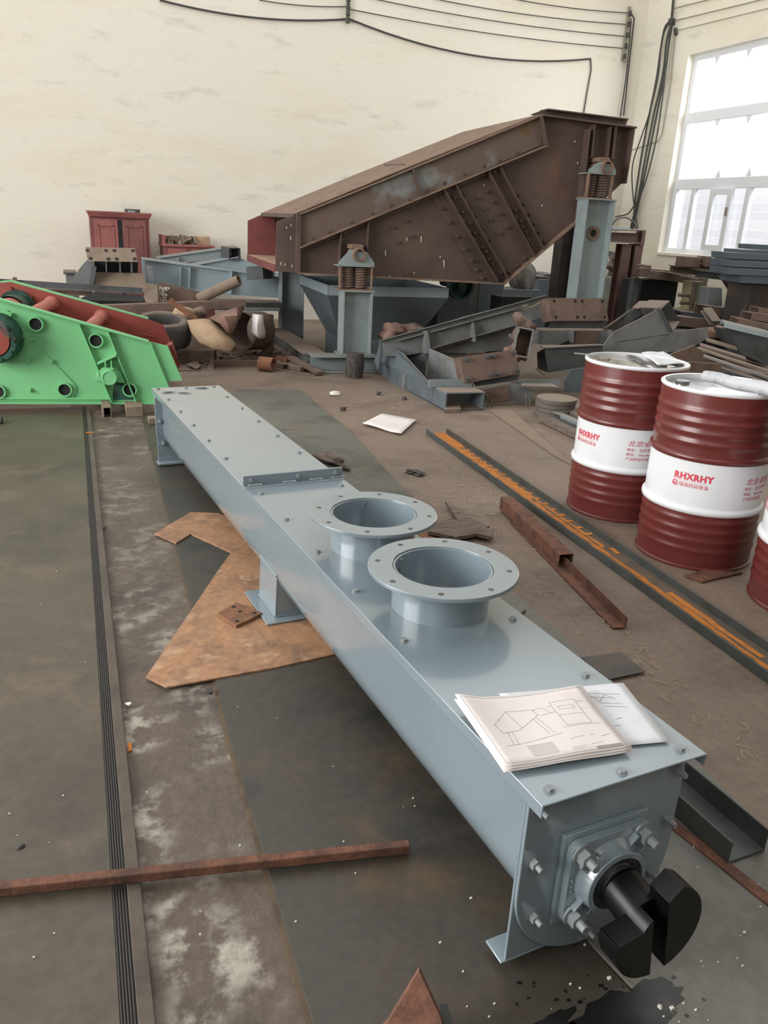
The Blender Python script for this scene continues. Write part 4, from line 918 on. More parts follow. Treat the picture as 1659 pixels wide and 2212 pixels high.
# columns and base beams under the screen
def column(label, x0, x1, z0, z1, dy, d, ring=None, m='leg', base=True):
    o = S0+s_u*((x0+x1)/2)+s_n*dy; t = thing('support_column', label, 'steel column', (o.x, o.y, z0), PH)
    w = (x1-x0)/2; h = z1-z0; tt = 0.014
    mb = MB().box((-w, 0, 0), (-w+tt, d, h)).box((w-tt, 0, 0), (w, d, h)).box((-w+tt, d*0.5-0.005, 0), (w-tt, d*0.5+0.005, h))
    mb.build('i_section', m, t, smooth=0, bevel=0.001)
    MB().box((-w-0.015, -0.01, h-0.012), (w+0.015, d+0.01, h)).build('cap_plate', m, t, smooth=0)
    if base: MB().box((-w-0.03, -0.02, 0.0), (w+0.03, d+0.02, 0.014)).build('base_plate', m, t, smooth=0)
    if ring:
        rx, rz_ = ring[0]-(x0+x1)/2, ring[1]-z0
        MB().lathe([(0.078, 0), (0.078, 0.014), (0.04, 0.014), (0.04, 0.0)], (rx, d*0.5-0.005, rz_), (0, -1, 0), 24).build('hole_ring', 'screen_dust', t)
        MB().lathe([(0.0, 0.0), (0.04, 0.0)], (rx, d*0.5-0.006, rz_), (0, -1, 0), 24).build('hole', 'dark', t)
    return t
xl0, xl1 = S(741, 690, 0).x, S(804, 690, 0).x
BT = S(720, 772, 0).z
column('front blue grey column under the low end of the rusty screen', xl0, xl1, 0.19, LEG_TOP, 0.0, 0.22)
xr0, xr1 = S(1271, 424, 0).x, S(1331, 428, 0).x
rg = S(1281, 504, 0.1)
column('tall blue grey column with a ringed hole under the high end of the screen', xr0, xr1, 0.0, LEG2_TOP, 0.0, 0.22, (rg.x, rg.z))
fl_ = S(608, 650, SWID+0.3)
column('blue column under the far side of the low screen end', fl_.x-0.02, fl_.x+0.28, 0.0, 1.02, SWID+0.2, 0.22)
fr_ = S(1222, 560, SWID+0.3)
column('column coloured dark for its shade, behind the tall ringed column', S(1209, 560, SWID+0.25).x, S(1240, 560, SWID+0.25).x, 0.0, LEG2_TOP, SWID+0.25, 0.22, m='under')  # shade on this leg is put in as a darker colour
bm0, bm1 = S(676, 800, -0.05).x, S(806, 800, -0.05).x
def bworld(x, y, z): return S0+s_u*x+s_n*y+V((0, 0, z))
beam('base_beam', 'blue grey base beam under the front column of the screen', 'steel beam', bworld(bm0, 0.08, 0.096), bworld(bm1+0.35, 0.08, 0.096), 'I', 0.24, 0.18, 0.014, 'leg')
beam('base_beam', 'dusty base beam running back under the screen hopper', 'steel beam', bworld(bm0+0.08, 0.24, 0.09), bworld(bm0+0.0, 2.3, 0.09), 'I', 0.26, 0.17, 0.014, 'scrap')
# hopper under the screen
hp = thing('hopper', 'slate blue steel hopper under the middle of the rusty screen', 'hopper', S0+s_n*0.5, PH)
def HL(px, py, dy): p = S(px, py, dy); return V((p.x, dy-0.5, p.z))
r0 = HL(708, 616, 0.55); r1 = HL(970, 630, 0.55); zt = (r0.z+r1.z)/2+0.02; bh_ = 0.11; dfar = 1.55
rim = MB()
x0, x1, y0, y1 = r0.x, r1.x, 0.05, 0.05+dfar
for (a, b) in (((x0, y0), (x1, y0)), ((x1, y0), (x1, y1)), ((x1, y1), (x0, y1)), ((x0, y1), (x0, y0))):
    d = V((b[0]-a[0], b[1]-a[1], 0)).normalized(); n = V((-d.y, d.x, 0))*0.008
    rim.prism([(a[0], a[1], zt-bh_), (b[0], b[1], zt-bh_), (b[0], b[1], zt), (a[0], a[1], zt)], n)
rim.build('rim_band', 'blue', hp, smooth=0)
br = HL(912, 707, 0.9); bz = 0.24; bx0, bx1, by0, by1 = x0+0.25, br.x-0.1, 0.35, 1.15
tp = [V((x0, y0, zt-bh_)), V((x1, y0, zt-bh_)), V((x1, y1, zt-bh_)), V((x0, y1, zt-bh_))]; bt = [V((bx0, by0, bz)), V((bx1, by0, bz)), V((bx1, by1, bz)), V((bx0, by1, bz))]
for k in range(4):
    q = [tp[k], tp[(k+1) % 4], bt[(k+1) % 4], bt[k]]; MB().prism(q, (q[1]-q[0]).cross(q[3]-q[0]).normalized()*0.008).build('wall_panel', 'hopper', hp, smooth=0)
MB().box((bx0, by0, 0.0), (bx1, by1, bz)).build('outlet_box', 'hopper', hp, smooth=0)
pw = S(995, 617, 1.0); pwo = S0+s_u*pw.x+s_n*1.0+V((0, 0, pw.z))
wh = thing('drive_wheel', 'dark green rimmed wheel hanging below the rusty screen', 'wheel', pwo, PH)
MB().lathe([(0.165, 0), (0.165, 0.10), (0.135, 0.10), (0.135, 0.04), (0.05, 0.04), (0.05, 0.12), (0, 0.12)], (0, 0.06, 0), (0, -1, 0), 40).build('rim', 'green_dark', wh)
MB().cyl((0, 0.06, 0), (0, 0.6, 0), 0.05, n=16).build('axle', 'dark', wh)
MB().box((-0.18, 0.25, -pw.z), (0.25, 0.65, -0.1)).build('motor_base', 'hopper', wh)

# ------------------------------------------------------------------ green vibrating screen on the left
GA = gz(0, 868, 0.075); GB = gz(296, 869, 0.075); g_d = GB-GA; g_d.z = 0; GPH = atan2(g_d.y, g_d.x); g_u = g_d.normalized(); g_n = V((-g_u.y, g_u.x, 0))
GO = V((GA.x, GA.y, 0.0))
def G(px, py, dy=0.0):
    p = gp(px, py, GO+g_n*dy, g_n)-GO; return V((p.dot(g_u), dy, p.z))
def gpoly(pts, dy): return [G(px, py, dy) for px, py in pts]
gs = thing('vibrating_screen', 'bright green vibrating screen with a red inside, low on blocks by the conveyor end', 'vibrating screen', GO, GPH)
GW = 1.3
zb = G(0, 868).z
near = gpoly([(296, 868), (366, 838), (362, 824), (394, 822), (362, 747), (321, 738), (0, 647)], 0)
L0 = V((-1.2, 0, zb)); Lt = V((-1.2, 0, 1.02)); Lm = V((-0.35, 0, G(0, 647).z+0.12))
near_poly = [L0, V((near[0].x, 0, zb))] + [V((G(340, 866).x, 0, zb))] + near[1:] + [Lm, Lt]
gsp = MB().prism(near_poly, (0, 0.012, 0)).build('side_plate', 'green', gs, smooth=0, bevel=0.001)
farp = gpoly([(386, 800), (370, 742), (352, 702), (320, 690), (23, 609), (0, 611)], GW)
MB().prism([V((-1.2, GW, zb)), V((farp[0].x, GW, zb))] + farp + [V((-1.2, GW, farp[-1].z-0.3))], (0, 0.012, 0)).build('side_plate', 'oxide', gs, smooth=0)
tf = MB()
fl2 = gpoly([(0, 611), (23, 609), (320, 690)], GW)
for a, b in zip(fl2[:-1], fl2[1:]): tf.prism([a, b, b+V((0, 0, 0.012)), a+V((0, 0, 0.012))], (0, 0.07, 0))
tf.build('top_flange', 'green', gs, smooth=0)
ta, tb_ = G(0, 646), G(322, 737.5)
e_ = (ta-tb_).normalized()
MB().prism([ta+e_*0.4, tb_, tb_+V((0, 0, 0.012)), ta+e_*0.4+V((0, 0, 0.012))], (0, -0.06, 0)).build('top_flange', 'green', gs, smooth=0, bevel=0.001)
MB().box((-1.2, -0.055, zb-0.006), (G(338, 868).x, 0.0, zb+0.006)).build('lower_flange', 'green', gs, smooth=0, bevel=0.001)
MB().box((-1.2, -0.02, zb+0.025), (G(245, 868).x, 0.0, zb+0.04)).build('lower_flange', 'green', gs, smooth=0)
def grib(x0, y0, x1, y1, t=0.01, d=0.05):
    a, b = G(x0, y0), G(x1, y1); dd = (b-a).normalized(); n = V((dd.z, 0, -dd.x))*t
    MB().prism([a-n*.5, a+n*.5, b+n*.5, b-n*.5], (0, -d, 0)).build('stiffener', 'green', gs, smooth=0, bevel=0.001)
c8 = lambda x, y: (x*0.2532, 560+y*0.2532)
grib(*c8(683, 555), *c8(958, 1215)); grib(*c8(928, 622), *c8(1165, 1215)); grib(*c8(1282, 705), *c8(1440, 1090), 0.008, 0.03)
# doubler with rounded end
db = gpoly([c8(0, 1190), c8(560, 1190)], 0); ctr = G(*c8(562, 1108)); rr = 0.083
pts = [V((-1.2, 0, ctr.z-rr))] + [V((ctr.x+rr*sin(rad(a)), 0, ctr.z-rr*cos(rad(a)))) for a in range(0, 131, 10)] + [G(*c8(430, 850)), G(*c8(200, 590)), G(*c8(60, 430)), V((-0.4, 0, G(*c8(0, 400)).z)), V((-1.2, 0, 0.8))]
MB().prism(pts, (0, -0.01, 0)).build('doubler_plate', 'green', gs, smooth=20, bevel=0.001)
for (x, y) in ((310, 550), (822, 690), (556, 1108), (1108, 1108), (-10, 1125)):
    c = G(*c8(x, y)); o = MB().lathe([(0.057, 0.0), (0.057, 0.035), (0.046, 0.035), (0.046, 0.0)], (c.x, 0, c.z), (0, -1, 0), 28).build('tube_end', 'green', gs)
    MB().lathe([(0.0, 0.0), (0.046, 0.0)], (c.x, -0.0135, c.z), (0, -1, 0), 24).build('tube_bore', 'dark', o, smooth=0)
gb = MB().cyl((0, 0, 0), (0, -0.014, 0), 0.019, n=6).cyl((0, -0.014, 0), (0, -0.032, 0), 0.011, n=8).build('bolt', 'green', gs, smooth=0); ug = []
for (x, y) in ((195, 655), (280, 680), (248, 862), (443, 870), (260, 1112), (95, 470), (128, 832)):
    c = G(*c8(x, y)); p = (c.x, -0.01, c.z)
    if not ug: gb.location = p; ug.append(1)
    else: copy_part(gb, gs, p)
# spring bracket with round cap
c = G(*c8(945, 990)); 
br_ = MB().prism([V((c.x-0.115, 0, c.z-0.035)), V((c.x-0.095, 0, c.z+0.03)), V((c.x-0.05, 0, c.z+0.07)), V((c.x+0.05, 0, c.z+0.07)), V((c.x+0.085, 0, c.z+0.02)), V((c.x+0.115, 0, c.z-0.055))], (0, -0.05, 0))
bro = br_.build('spring_bracket', 'green', gs, bevel=0.004)
MB().lathe([(0.062, 0), (0.062, 0.11), (0.056, 0.12), (0.046, 0.12), (0.044, 0.115), (0, 0.115)], (c.x, 0, c.z), (0, -1, 0), 32).build('spring_cap', 'green', bro)
MB().box((c.x-0.035, -0.09, c.z+0.06), (c.x+0.035, -0.02, c.z+0.075)).box((c.x-0.03, -0.09, c.z+0.075), (c.x-0.02, -0.02, c.z+0.13)).box((c.x+0.015, -0.09, c.z+0.075), (c.x+0.025, -0.02, c.z+0.13)).build('bolt_clamp', 'green', bro)
a, b = G(*c8(840, 890)), G(*c8(1000, 820)); MB().prism([a, b, b+V((0, 0, 0.02)), a+V((0, 0, 0.02))], (0, -0.07, 0)).build('bracket_flange', 'green', bro, smooth=0, bevel=0.003)
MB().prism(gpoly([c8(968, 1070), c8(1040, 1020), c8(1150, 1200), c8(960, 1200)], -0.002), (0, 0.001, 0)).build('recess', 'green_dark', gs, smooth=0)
# cross tubes between the sides
def cross(px, py, r, m='oxide_pink'):
    p = G(px, py, GW); MB().cyl((p.x, 0.01, p.z), (p.x, GW, p.z), r, n=24).build('cross_tube', m, gs)
    MB().lathe([(r+0.014, 0), (r+0.012, 0.014), (r, 0.02)], (p.x, GW, p.z), (0, -1, 0), 24).build('weld_collar', m, gs)
cross(*c8(440, 375), 0.052); cross(*c8(865, 490), 0.052)
for (x, y) in ((82, 252), (258, 325), (225, 352)):
    c = G(*c8(x, y), GW); MB().cyl((c.x, GW, c.z), (c.x, GW-0.03, c.z), 0.024, n=6).build('bolt', 'oxide', gs, smooth=0)
c = G(*c8(95, 420), GW*0.8); MB().lathe([(0.16, 0), (0.16, 0.05), (0.13, 0.05), (0.13, 0.3)], (c.x, GW, c.z-0.02), (0, -1, 0), 36).build('bearing_flange', 'green_dark', gs)
MB().cyl((c.x, 0.012, c.z-0.02), (c.x, GW, c.z-0.02), 0.115, n=32).build('exciter_tube', 'oxide_pink', gs)
lug = MB(); a, b = G(*c8(1210, 640), GW-0.02), G(*c8(1315, 660), GW-0.02)
lug.tube([a-V((0, 0, 0.06)), a, b, b-V((0, 0, 0.06))], 0.007, 6).build('handle', 'oxide', gs)
# toothed discharge lip
tl0 = G(*c8(1440, 730), 0.05); tl1 = G(*c8(1520, 915), 0.05)
lf0 = G(368, 738, GW-0.02); lf1_ = G(386, 796, GW-0.02)
lip = MB(); n = 16
for k in range(n):
    p, q = tl0.lerp(tl1, k/n), tl0.lerp(tl1, (k+0.55)/n); r_, s_ = lf0.lerp(lf1_, k/n), lf0.lerp(lf1_, (k+0.55)/n)
    lip.prism([p, q, s_, r_], (0.022, 0, 0.003))
lip.prism([tl0, tl1, lf1_, lf0], (-0.02, 0, -0.006))
lip.build('toothed_lip', 'oxide', gs, smooth=0)
# exciter housing at the left edge
c = G(-3, 727); EX = MB().lathe([(0.185, 0), (0.185, 0.12), (0.165, 0.16), (0.165, 0.2), (0.13, 0.2), (0.13, 0.17), (0, 0.17)], (c.x, 0, c.z), (0, -1, 0), 40).build('exciter_housing', 'green_dark', gs)
MB().lathe([(0.125, 0), (0.12, 0.03), (0.0, 0.035)], (c.x, -0.17, c.z), (0, -1, 0), 36).build('exciter_cover', 'oxide', EX)
for k in range(10):
    a = 2*pi*k/10; MB().cyl((c.x+0.148*cos(a), -0.2, c.z+0.148*sin(a)), (c.x+0.148*cos(a), -0.215, c.z+0.148*sin(a)), 0.014, n=6).build('bolt', 'green_dark', EX, smooth=0)
cw = MB(); rnd = random.Random(4)
for k in range(5):
    p = G(8, 680); cw.tube([V((p.x-0.02, -0.22, p.z+0.02)), V((p.x+0.02+0.01*k, -0.25, p.z-0.04)), V((p.x+0.08, -0.26, p.z-0.10-0.01*k)), V((p.x+0.10+0.006*k, -0.25, p.z-0.15)), V((p.x+0.05, -0.24, p.z-0.12)), V((p.x, -0.23, p.z-0.04))], 0.006, 6)
cw.build('lead_wires', 'cable', EX)
for x in (-0.9,):
    solo('steel_block', MB().box((GO.x+x-0.1, GO.y+0.2, 0), (GO.x+x+0.1, GO.y+0.6, zb-0.006)), 'dirty', 'dusty block under the green machine at the photo edge', 'block')

# ------------------------------------------------------------------ back left: cabinet, chest, blue beams, scrap
def cabinet():
    y = 12.25; a, b = gy(193, 470, y), gy(322, 470, y); top = gy(192, 457, y).z-0.06
    w = (b.x-a.x)/2; t = thing('cabinet', 'tall red wooden cabinet with two doors against the back wall', 'cabinet', ((a.x+b.x)/2, y, 0)); d = 0.5
    MB().box((-w, 0.02, 0), (w, d, top)).build('carcass', 'cabinet2', t, bevel=0.004)
    MB().prism([(-w-0.035, -0.05, top+0.06), (-w-0.035, d, top+0.06), (w+0.035, d, top+0.06), (w+0.035, -0.05, top+0.06)], (0, 0, 0.015)).prism([(-w-0.005, -0.02, top), (w+0.005, -0.02, top), (w+0.035, -0.05, top+0.06), (-w-0.035, -0.05, top+0.06)], (0, 0.1, 0)).build('cornice', 'cabinet', t, bevel=0.004)
    for sgn, m in ((-1, 'cabinet'), (1, 'cabinet2')):
        x0, x1 = (-w+0.05, -0.03) if sgn < 0 else (0.03, w-0.05)
        do = MB().box((x0, -0.01, 0.08), (x1, 0.02, top-0.03)).build('door', m, t, bevel=0.003)
        f = MB()
        for (p, q, r_, s_) in ((x0+0.05, x1-0.05, top-0.12, top-0.10), (x0+0.05, x1-0.05, 0.16, 0.18), (x0+0.05, x0+0.07, 0.16, top-0.1), (x1-0.07, x1-0.05, 0.16, top-0.1)): f.box((p, -0.022, r_), (q, -0.008, s_))
        f.build('panel_moulding', m, do, bevel=0.003)
        MB().box((-0.035 if sgn < 0 else 0.01, -0.03, 0.98), (-0.01 if sgn < 0 else 0.035, -0.008, 1.0)).build('latch', 'cut', do)
    MB().box((-0.03, 0.0, 0.08), (0.03, 0.018, top-0.03)).build('door_gap', 'dark', t)
    global CAB_R; CAB_R = (a.x+b.x)/2+w
    return top+0.075
ct = cabinet()
a = gy(271, 462, 12.5); b = gy(302, 462, 12.5)
solo('flat_box', MB().box((a.x, 12.4, ct), (b.x, 12.7, ct+0.045)), 'scrap_dark', 'dark flat box on top of the red cabinet', 'box', bevel=0.004)
a = gy(277, 466, 12.3); b = gy(292, 466, 12.3)
solo('small_tin', MB().box((a.x, 12.27, ct), (b.x, 12.36, ct+0.025)), 'leg', 'small pale tin in front of the dark box on the red cabinet', 'tin', bevel=0.004)
def chest():
    y = 12.3; a, b = gy(353, 530, y), gy(461, 535, y); zt = gy(355, 527, y).z; w = (b.x-a.x)/2
    t = thing('drawer_chest', 'low red wooden chest with drawers, its top tray full of scrap, against the back wall', 'chest', ((a.x+b.x)/2, y, 0)); d = 0.55
    MB().box((-w, 0, 0), (w, d, zt-0.03)).build('carcass', 'cabinet2', t, bevel=0.004)
    MB().box((-w-0.02, -0.03, zt-0.03), (w+0.02, d, zt)).build('top_board', 'cabinet', t, bevel=0.003)
    MB().box((-w, d-0.03, zt), (w, d, zt+0.10)).box((-w-0.01, 0.0, zt), (-w+0.03, d, zt+0.12)).build('tray_rim', 'cabinet', t, bevel=0.003)
    for x0, x1 in ((-w+0.06, -0.03), (0.03, w-0.04)):
        o = MB().box((x0, -0.018, zt-0.22), (x1, 0.0, zt-0.06)).build('drawer', 'cabinet', t, bevel=0.003)
        MB().cyl(((x0+x1)/2, -0.018, zt-0.13), ((x0+x1)/2, -0.05, zt-0.13), 0.022, 0.028, n=12).build('knob', 'cabinet', o)
    MB().box((-w+0.06, -0.004, zt-0.42), (w-0.04, 0.0, zt-0.25)).build('open_shelf', 'dark', t)
    MB().box((CAB_R-t.location.x+0.05, 0.1, 0), (-w-0.02, d, zt-0.25)).build('side_unit', 'cabinet', t, bevel=0.003)
    sc = MB(); rnd = random.Random(6)
    for k in range(60):
        x, yy = rnd.uniform(-w+0.08, w-0.25), rnd.uniform(0.03, d-0.08); c = V((x, yy, zt+rnd.uniform(0.01, 0.07))); r_ = rnd.uniform(0.015, 0.04)
        m_ = Euler((rnd.random()*3, rnd.random()*3, rnd.random()*3)).to_matrix().to_4x4(); m_.translation = c
        sc.box((-r_*1.6, -r_*0.5, -r_*0.4), (r_*1.6, r_*0.5, r_*0.4), m_)
    o = solo('metal_scraps', MB().add([p+V(t.location) for p in sc.v], sc.f), 'dirty', 'heap of small dusty metal scraps in the tray of the red chest', 'scraps', smooth=0); o['kind'] = 'stuff'
    c0 = V(t.location)+V((w-0.13, 0.1, zt)); solo('scrap_box', MB().box(c0+V((-0.09, 0, 0)), c0+V((0.10, 0.2, 0.12))), 'tan', 'tan box at the end of the scrap tray on the red chest', 'box', bevel=0.006)
chest()
def plate_y(pts, y, t, m, name, label, cat, bevel=0.0, slope=0.0):
    return solo(name, MB().prism([gy(px, py, y) for px, py in pts], (0, t, 0)), m, label, cat, smooth=0, bevel=bevel)
# long blue box beams
def blue_beam(label, pts, y, depth, ribs, m='blue'):
    base = [gy(px, py, y) for px, py in pts]
    c = sum(base, V((0, 0, 0)))/len(base); t = thing('box_beam', label, 'steel beam', (c.x, y, min(p.z for p in base))); P = Parts(t)
    P.add('web', MB().prism(base, (0, 0.012, 0)), m, smooth=0)
    P.add('rear_web', MB().prism([p+V((0, depth, 0)) for p in base], (0, 0.012, 0)), m, smooth=0)
    for i, nm in ((0, 'top_flange'), (2, 'bottom_flange')):
        a, b = base[i], base[i+1]; dz = V((0, 0, 0.012))
        P.add(nm, MB().prism([a-V((0, 0.04, 0)), b-V((0, 0.04, 0)), b+V((0, depth+0.04, 0)), a+V((0, depth+0.04, 0))], dz), m, smooth=0)
    for x0, y0, x1, y1 in ribs:
        a, b = gy(x0, y0, y), gy(x1, y1, y); P.add('stiffener', MB().prism([a, a+V((0.016, 0, 0)), b+V((0.016, 0, 0)), b], (0, -0.09, 0)), m, smooth=0)
    return t
blue_beam('long blue ribbed beam lying left of the rusty screen', [(312, 562), (606, 600), (606, 643), (316, 625)], 10.9, 0.5, [(387, 577, 386, 618), (407, 577, 405, 622), (497, 583, 495, 633)])
blue_beam('sloping blue beam resting behind the long ribbed beam', [(395, 578), (515, 556), (606, 594), (430, 590)], 11.35, 0.3, [])
blue_beam('upper grey blue beam sloping up behind the other blue beams', [(342, 558), (512, 534), (520, 556), (345, 572)], 11.75, 0.3, [(382, 556, 382, 564), (447, 562, 447, 568)], m='leg')
a = gy(500, 547, 11.7); solo('box_section', MB().hollow(0.16, 0.16, 0.01, gy(490, 545, 11.72), gy(507, 549, 11.3)), 'scrap_dark', 'open dark end of a box section against the sloping blue beam', 'box section')
solo('box_section', MB().hollow(0.2, 0.16, 0.01, gy(545, 590, 10.7), gy(580, 588, 10.45)), 'scrap_dark', 'open dark box end above the right end of the long blue beam', 'box section')
# grey bucket-like bracket with holed flap
yb_ = 10.6
bk = thing('bracket_frame', 'grey bracket frame with a holed plate across its top, before the red cabinet', 'bracket', (gy(250, 600, yb_).x, yb_, 0.5)); BP = Parts(bk)
hpz = [(184, 535), (291, 537), (298, 566), (192, 564)]
hpl = [gy(184, 535, yb_-0.05), gy(291, 537, yb_-0.05), gy(298, 566, yb_-0.2), gy(190, 564, yb_-0.2)]
fo = BP.add('holed_flap', MB().prism(hpl, (0, 0.012, 0.006)), 'dirty', smooth=0, bevel=0.002)
for px, py in ((189, 541), (229, 541), (247, 541), (287, 541), (196, 558), (234, 559), (252, 559), (291, 559)):
    k = (py-536)/28; c = gy(px, py, yb_-0.05-0.15*k-0.006); n_d = (hpl[1]-hpl[0]).cross(hpl[3]-hpl[0]).normalized()
    if n_d.y > 0: n_d = -n_d
    BP.sub(fo, 'bolt_hole', MB().lathe([(0.0, 0), (0.022, 0)], c, n_d, 12), 'dark', smooth=0)
BP.add('back_plate', MB().prism([gy(204, 588, yb_), gy(310, 590, yb_), gy(322, 632, yb_-0.25), gy(206, 632, yb_-0.25)], (0, 0.015, 0)), 'dirty', smooth=0)
BP.add('inner_back', MB().prism([gy(198, 560, yb_+0.1), gy(298, 560, yb_+0.1), gy(298, 592, yb_+0.1), gy(198, 592, yb_+0.1)], (0, 0.012, 0)), 'dark', smooth=0)
for px in (202, 229, 259, 284): BP.add('divider', MB().prism([gy(px, 566, yb_-0.1), gy(px+2, 566, yb_-0.1), gy(px+2, 589, yb_-0.1), gy(px, 589, yb_-0.1)], (0, 0.2, 0)), 'scrap', smooth=0)
BP.add('cheek_plate', MB().prism([gy(188, 562, yb_-0.1), gy(200, 566, yb_-0.1), gy(206, 590, yb_-0.1), gy(205, 622, yb_-0.1), gy(158, 640, yb_-0.1), gy(160, 596, yb_-0.1), gy(180, 570, yb_-0.1)], (0, 0.02, 0)), 'scrap', smooth=0)
BP.add('cheek_plate', MB().prism([gy(318, 577, yb_-0.15), gy(330, 579, yb_-0.15), gy(333, 608, yb_-0.15), gy(324, 606, yb_-0.15)], (0, 0.25, 0)), 'scrap', smooth=0)
BP.add('cheek_bar', MB().hollow(0.05, 0.12, 0.01, gy(196, 618, yb_-0.2), gy(203, 578, yb_-0.12), up=(0, 1, 0)), 'scrap_dark', smooth=0)
solo('steel_box', MB().box((gy(142, 600, 10.9).x, 10.9, 0.3), (gy(168, 600, 10.9).x, 11.3, gy(150, 592, 10.9).z)), 'scrap', 'grey steel box left of the grey bracket frame', 'box', bevel=0.004)
solo('roof_sheet', MB().box((gy(137, 592, 10.88).x, 10.85, gy(150, 592, 10.9).z), (gy(166, 600, 10.9).x, 11.35, gy(150, 590, 10.9).z+0.012)), 'scrap_dark', 'thin dark sheet on the grey steel box', 'steel sheet')
beam('angle_iron', 'long dark angle iron lying across behind the green machine', 'angle iron', gy(-40, 607, 10.2), gy(308, 629, 10.2), 'L', 0.06, 0.07, 0.01, 'scrap_dark')
beam('flat_bar', 'long dark bar under the long angle iron behind the green machine', 'steel bar', gy(-40, 622, 10.35), gy(200, 634, 10.35), 'F', 0.1, 0.05, 0, 'scrap_brown')
solo('hook_bolt', MB().box((gy(27, 598, 10.2).x, 10.17, gy(27, 607, 10.2).z), (gy(36, 598, 10.2).x, 10.23, gy(30, 599, 10.2).z)), 'scrap_brown', 'small rusty lug standing on the long angle iron', 'lug')
solo('steel_sheet', MB().prism([gy(165, 648, 9.9), gy(205, 630, 10.1), gy(312, 640, 10.1), gy(310, 652, 9.9)], (0, 0.02, -0.06)), 'dark', 'black sheet lying under the grey bracket frame', 'steel sheet', smooth=0)
solo('timber_packing', MB().box((gy(150, 650, 10.0).x, 9.95, 0.2), (gy(310, 655, 10.0).x, 10.15, gy(250, 652, 10.0).z)), 'scrap_brown', 'brown packing under the black sheet', 'packing', bevel=0.01)
# trough and pipe
tq = thing('scrap_trough', 'rusty open trough with shavings left of the long blue beam', 'trough', (gy(370, 640, 9.9).x, 9.9, 0.4)); TP = Parts(tq)
TP.add('side', MB().prism([gy(340, 611, 9.8), gy(425, 634, 9.8), gy(432, 640, 9.8), (gy(425, 660, 9.8)), gy(345, 655, 9.8)], (0, 0.012, 0)), 'scrap_brown', smooth=0)
TP.add('side', MB().prism([gy(345, 609, 10.15), gy(432, 631, 10.15), gy(432, 660, 10.15), gy(345, 655, 10.15)], (0, 0.012, 0)), 'scrap_brown', smooth=0)
TP.add('floor_plate', MB().prism([gy(342, 655, 9.8), gy(430, 660, 9.8), gy(430, 650, 10.15), gy(342, 645, 10.15)], (0, 0, 0.01)), 'dirty', smooth=0)
solo('bent_sheet', MB().prism([gy(318, 612, 9.65), gy(340, 618, 9.6), gy(342, 658, 9.6), gy(318, 660, 9.65), gy(310, 640, 9.7)], (0.02, 0.03, 0)), 'dirty', 'upright bent sheet at the left end of the rusty trough', 'steel sheet', smooth=0)
solo('steel_pipe', MB().lathe([(0.06, 0), (0.06, 0.55), (0.05, 0.55), (0.05, 0.0), (0.06, 0)], gy(430, 645, 9.75), (gy(480, 622, 9.6)-gy(430, 645, 9.75)), n=20), 'dirty', 'short brown pipe sticking up from the rusty trough', 'pipe')
sv = MB(); rnd = random.Random(9)
for k in range(26):
    p = gy(rnd.uniform(342, 366), rnd.uniform(622, 660), 9.7-0.03*rnd.random()); r_ = rnd.uniform(0.01, 0.022)
    sv.tube([p+V((r_*cos(a), r_*0.4*sin(a*1.3), r_*sin(a))) for a in [0.7*i for i in range(7)]], 0.004, 5)
o = solo('swarf', sv, 'crumb', 'pale curly swarf hanging at the end of the rusty trough', 'swarf'); o['kind'] = 'stuff'
beam('angle_iron', 'long rusty angle iron lying in front of the blue beams', 'angle iron', gy(215, 668, 9.6), gy(528, 655, 9.6), 'N', 0.16, 0.09, 0.01, 'scrap_brown')
beam('steel_plate', 'flat stacked plates under the long blue beam', 'steel plate', gy(430, 656, 10.5), gy(603, 660, 10.5), 'F', 0.4, 0.1, 0, 'scrap_dark')
beam('flat_bar', 'pale thin bar by the far column left of the hopper', 'steel bar', gy(530, 668, 10.2), gy(603, 668, 10.2), 'F', 0.1, 0.03, 0, 'leg')
beam('angle_iron', 'short brown angle iron leaning between tire and scrap sheets', 'angle iron', gy(366, 648, 9.1), gy(425, 690, 9.0), 'B', 0.05, 0.05, 0.006, 'rust')
beam('flat_bar', 'flat brown bar behind the tire', 'steel bar', gy(285, 678, 9.9), gy(332, 678, 9.9), 'F', 0.3, 0.05, 0, 'scrap_brown')
# tire
tc_ = gy(352, 722, 9.1); tr_ = gy(412, 710, 9.1).x-tc_.x; TT = 0.27
tp_ = [(tr_*0.62, 0.03), (tr_*0.6, 0.06), (tr_*0.6, TT-0.06), (tr_*0.64, TT-0.02), (tr_*0.8, TT), (tr_*0.94, TT-0.02), (tr_, TT-0.07), (tr_, 0.07), (tr_*0.94, 0.02), (tr_*0.8, 0), (tr_*0.62, 0.03)]
tz = max(0.0, gy(352, 758, 9.1-tr_).z)
tire = thing('truck_tire', 'dusty worn truck tire lying flat behind the green machine', 'tire', (tc_.x, 9.1, 0.12))
tire.rotation_euler = (rad(11), 0, 0); tire.location.z = 0.19
MB().lathe([(r_, z*1.1) for r_, z in tp_], (0, 0, 0), n=48).build('casing', 'rubber', tire, smooth=60)
grv = MB()
for k in range(3): grv.lathe([(tr_*1.001, 0.10+k*0.05), (tr_*0.985, 0.105+k*0.05), (tr_*1.001, 0.11+k*0.05)], (0, 0, 0), n=48)
grv.build('tread_groove', 'cut', tire)
solo('packing_block', MB().box((tc_.x-0.25, 8.95, 0), (tc_.x+0.25, 9.3, 0.12)), 'scrap_brown', 'brown block under the truck tire', 'block')
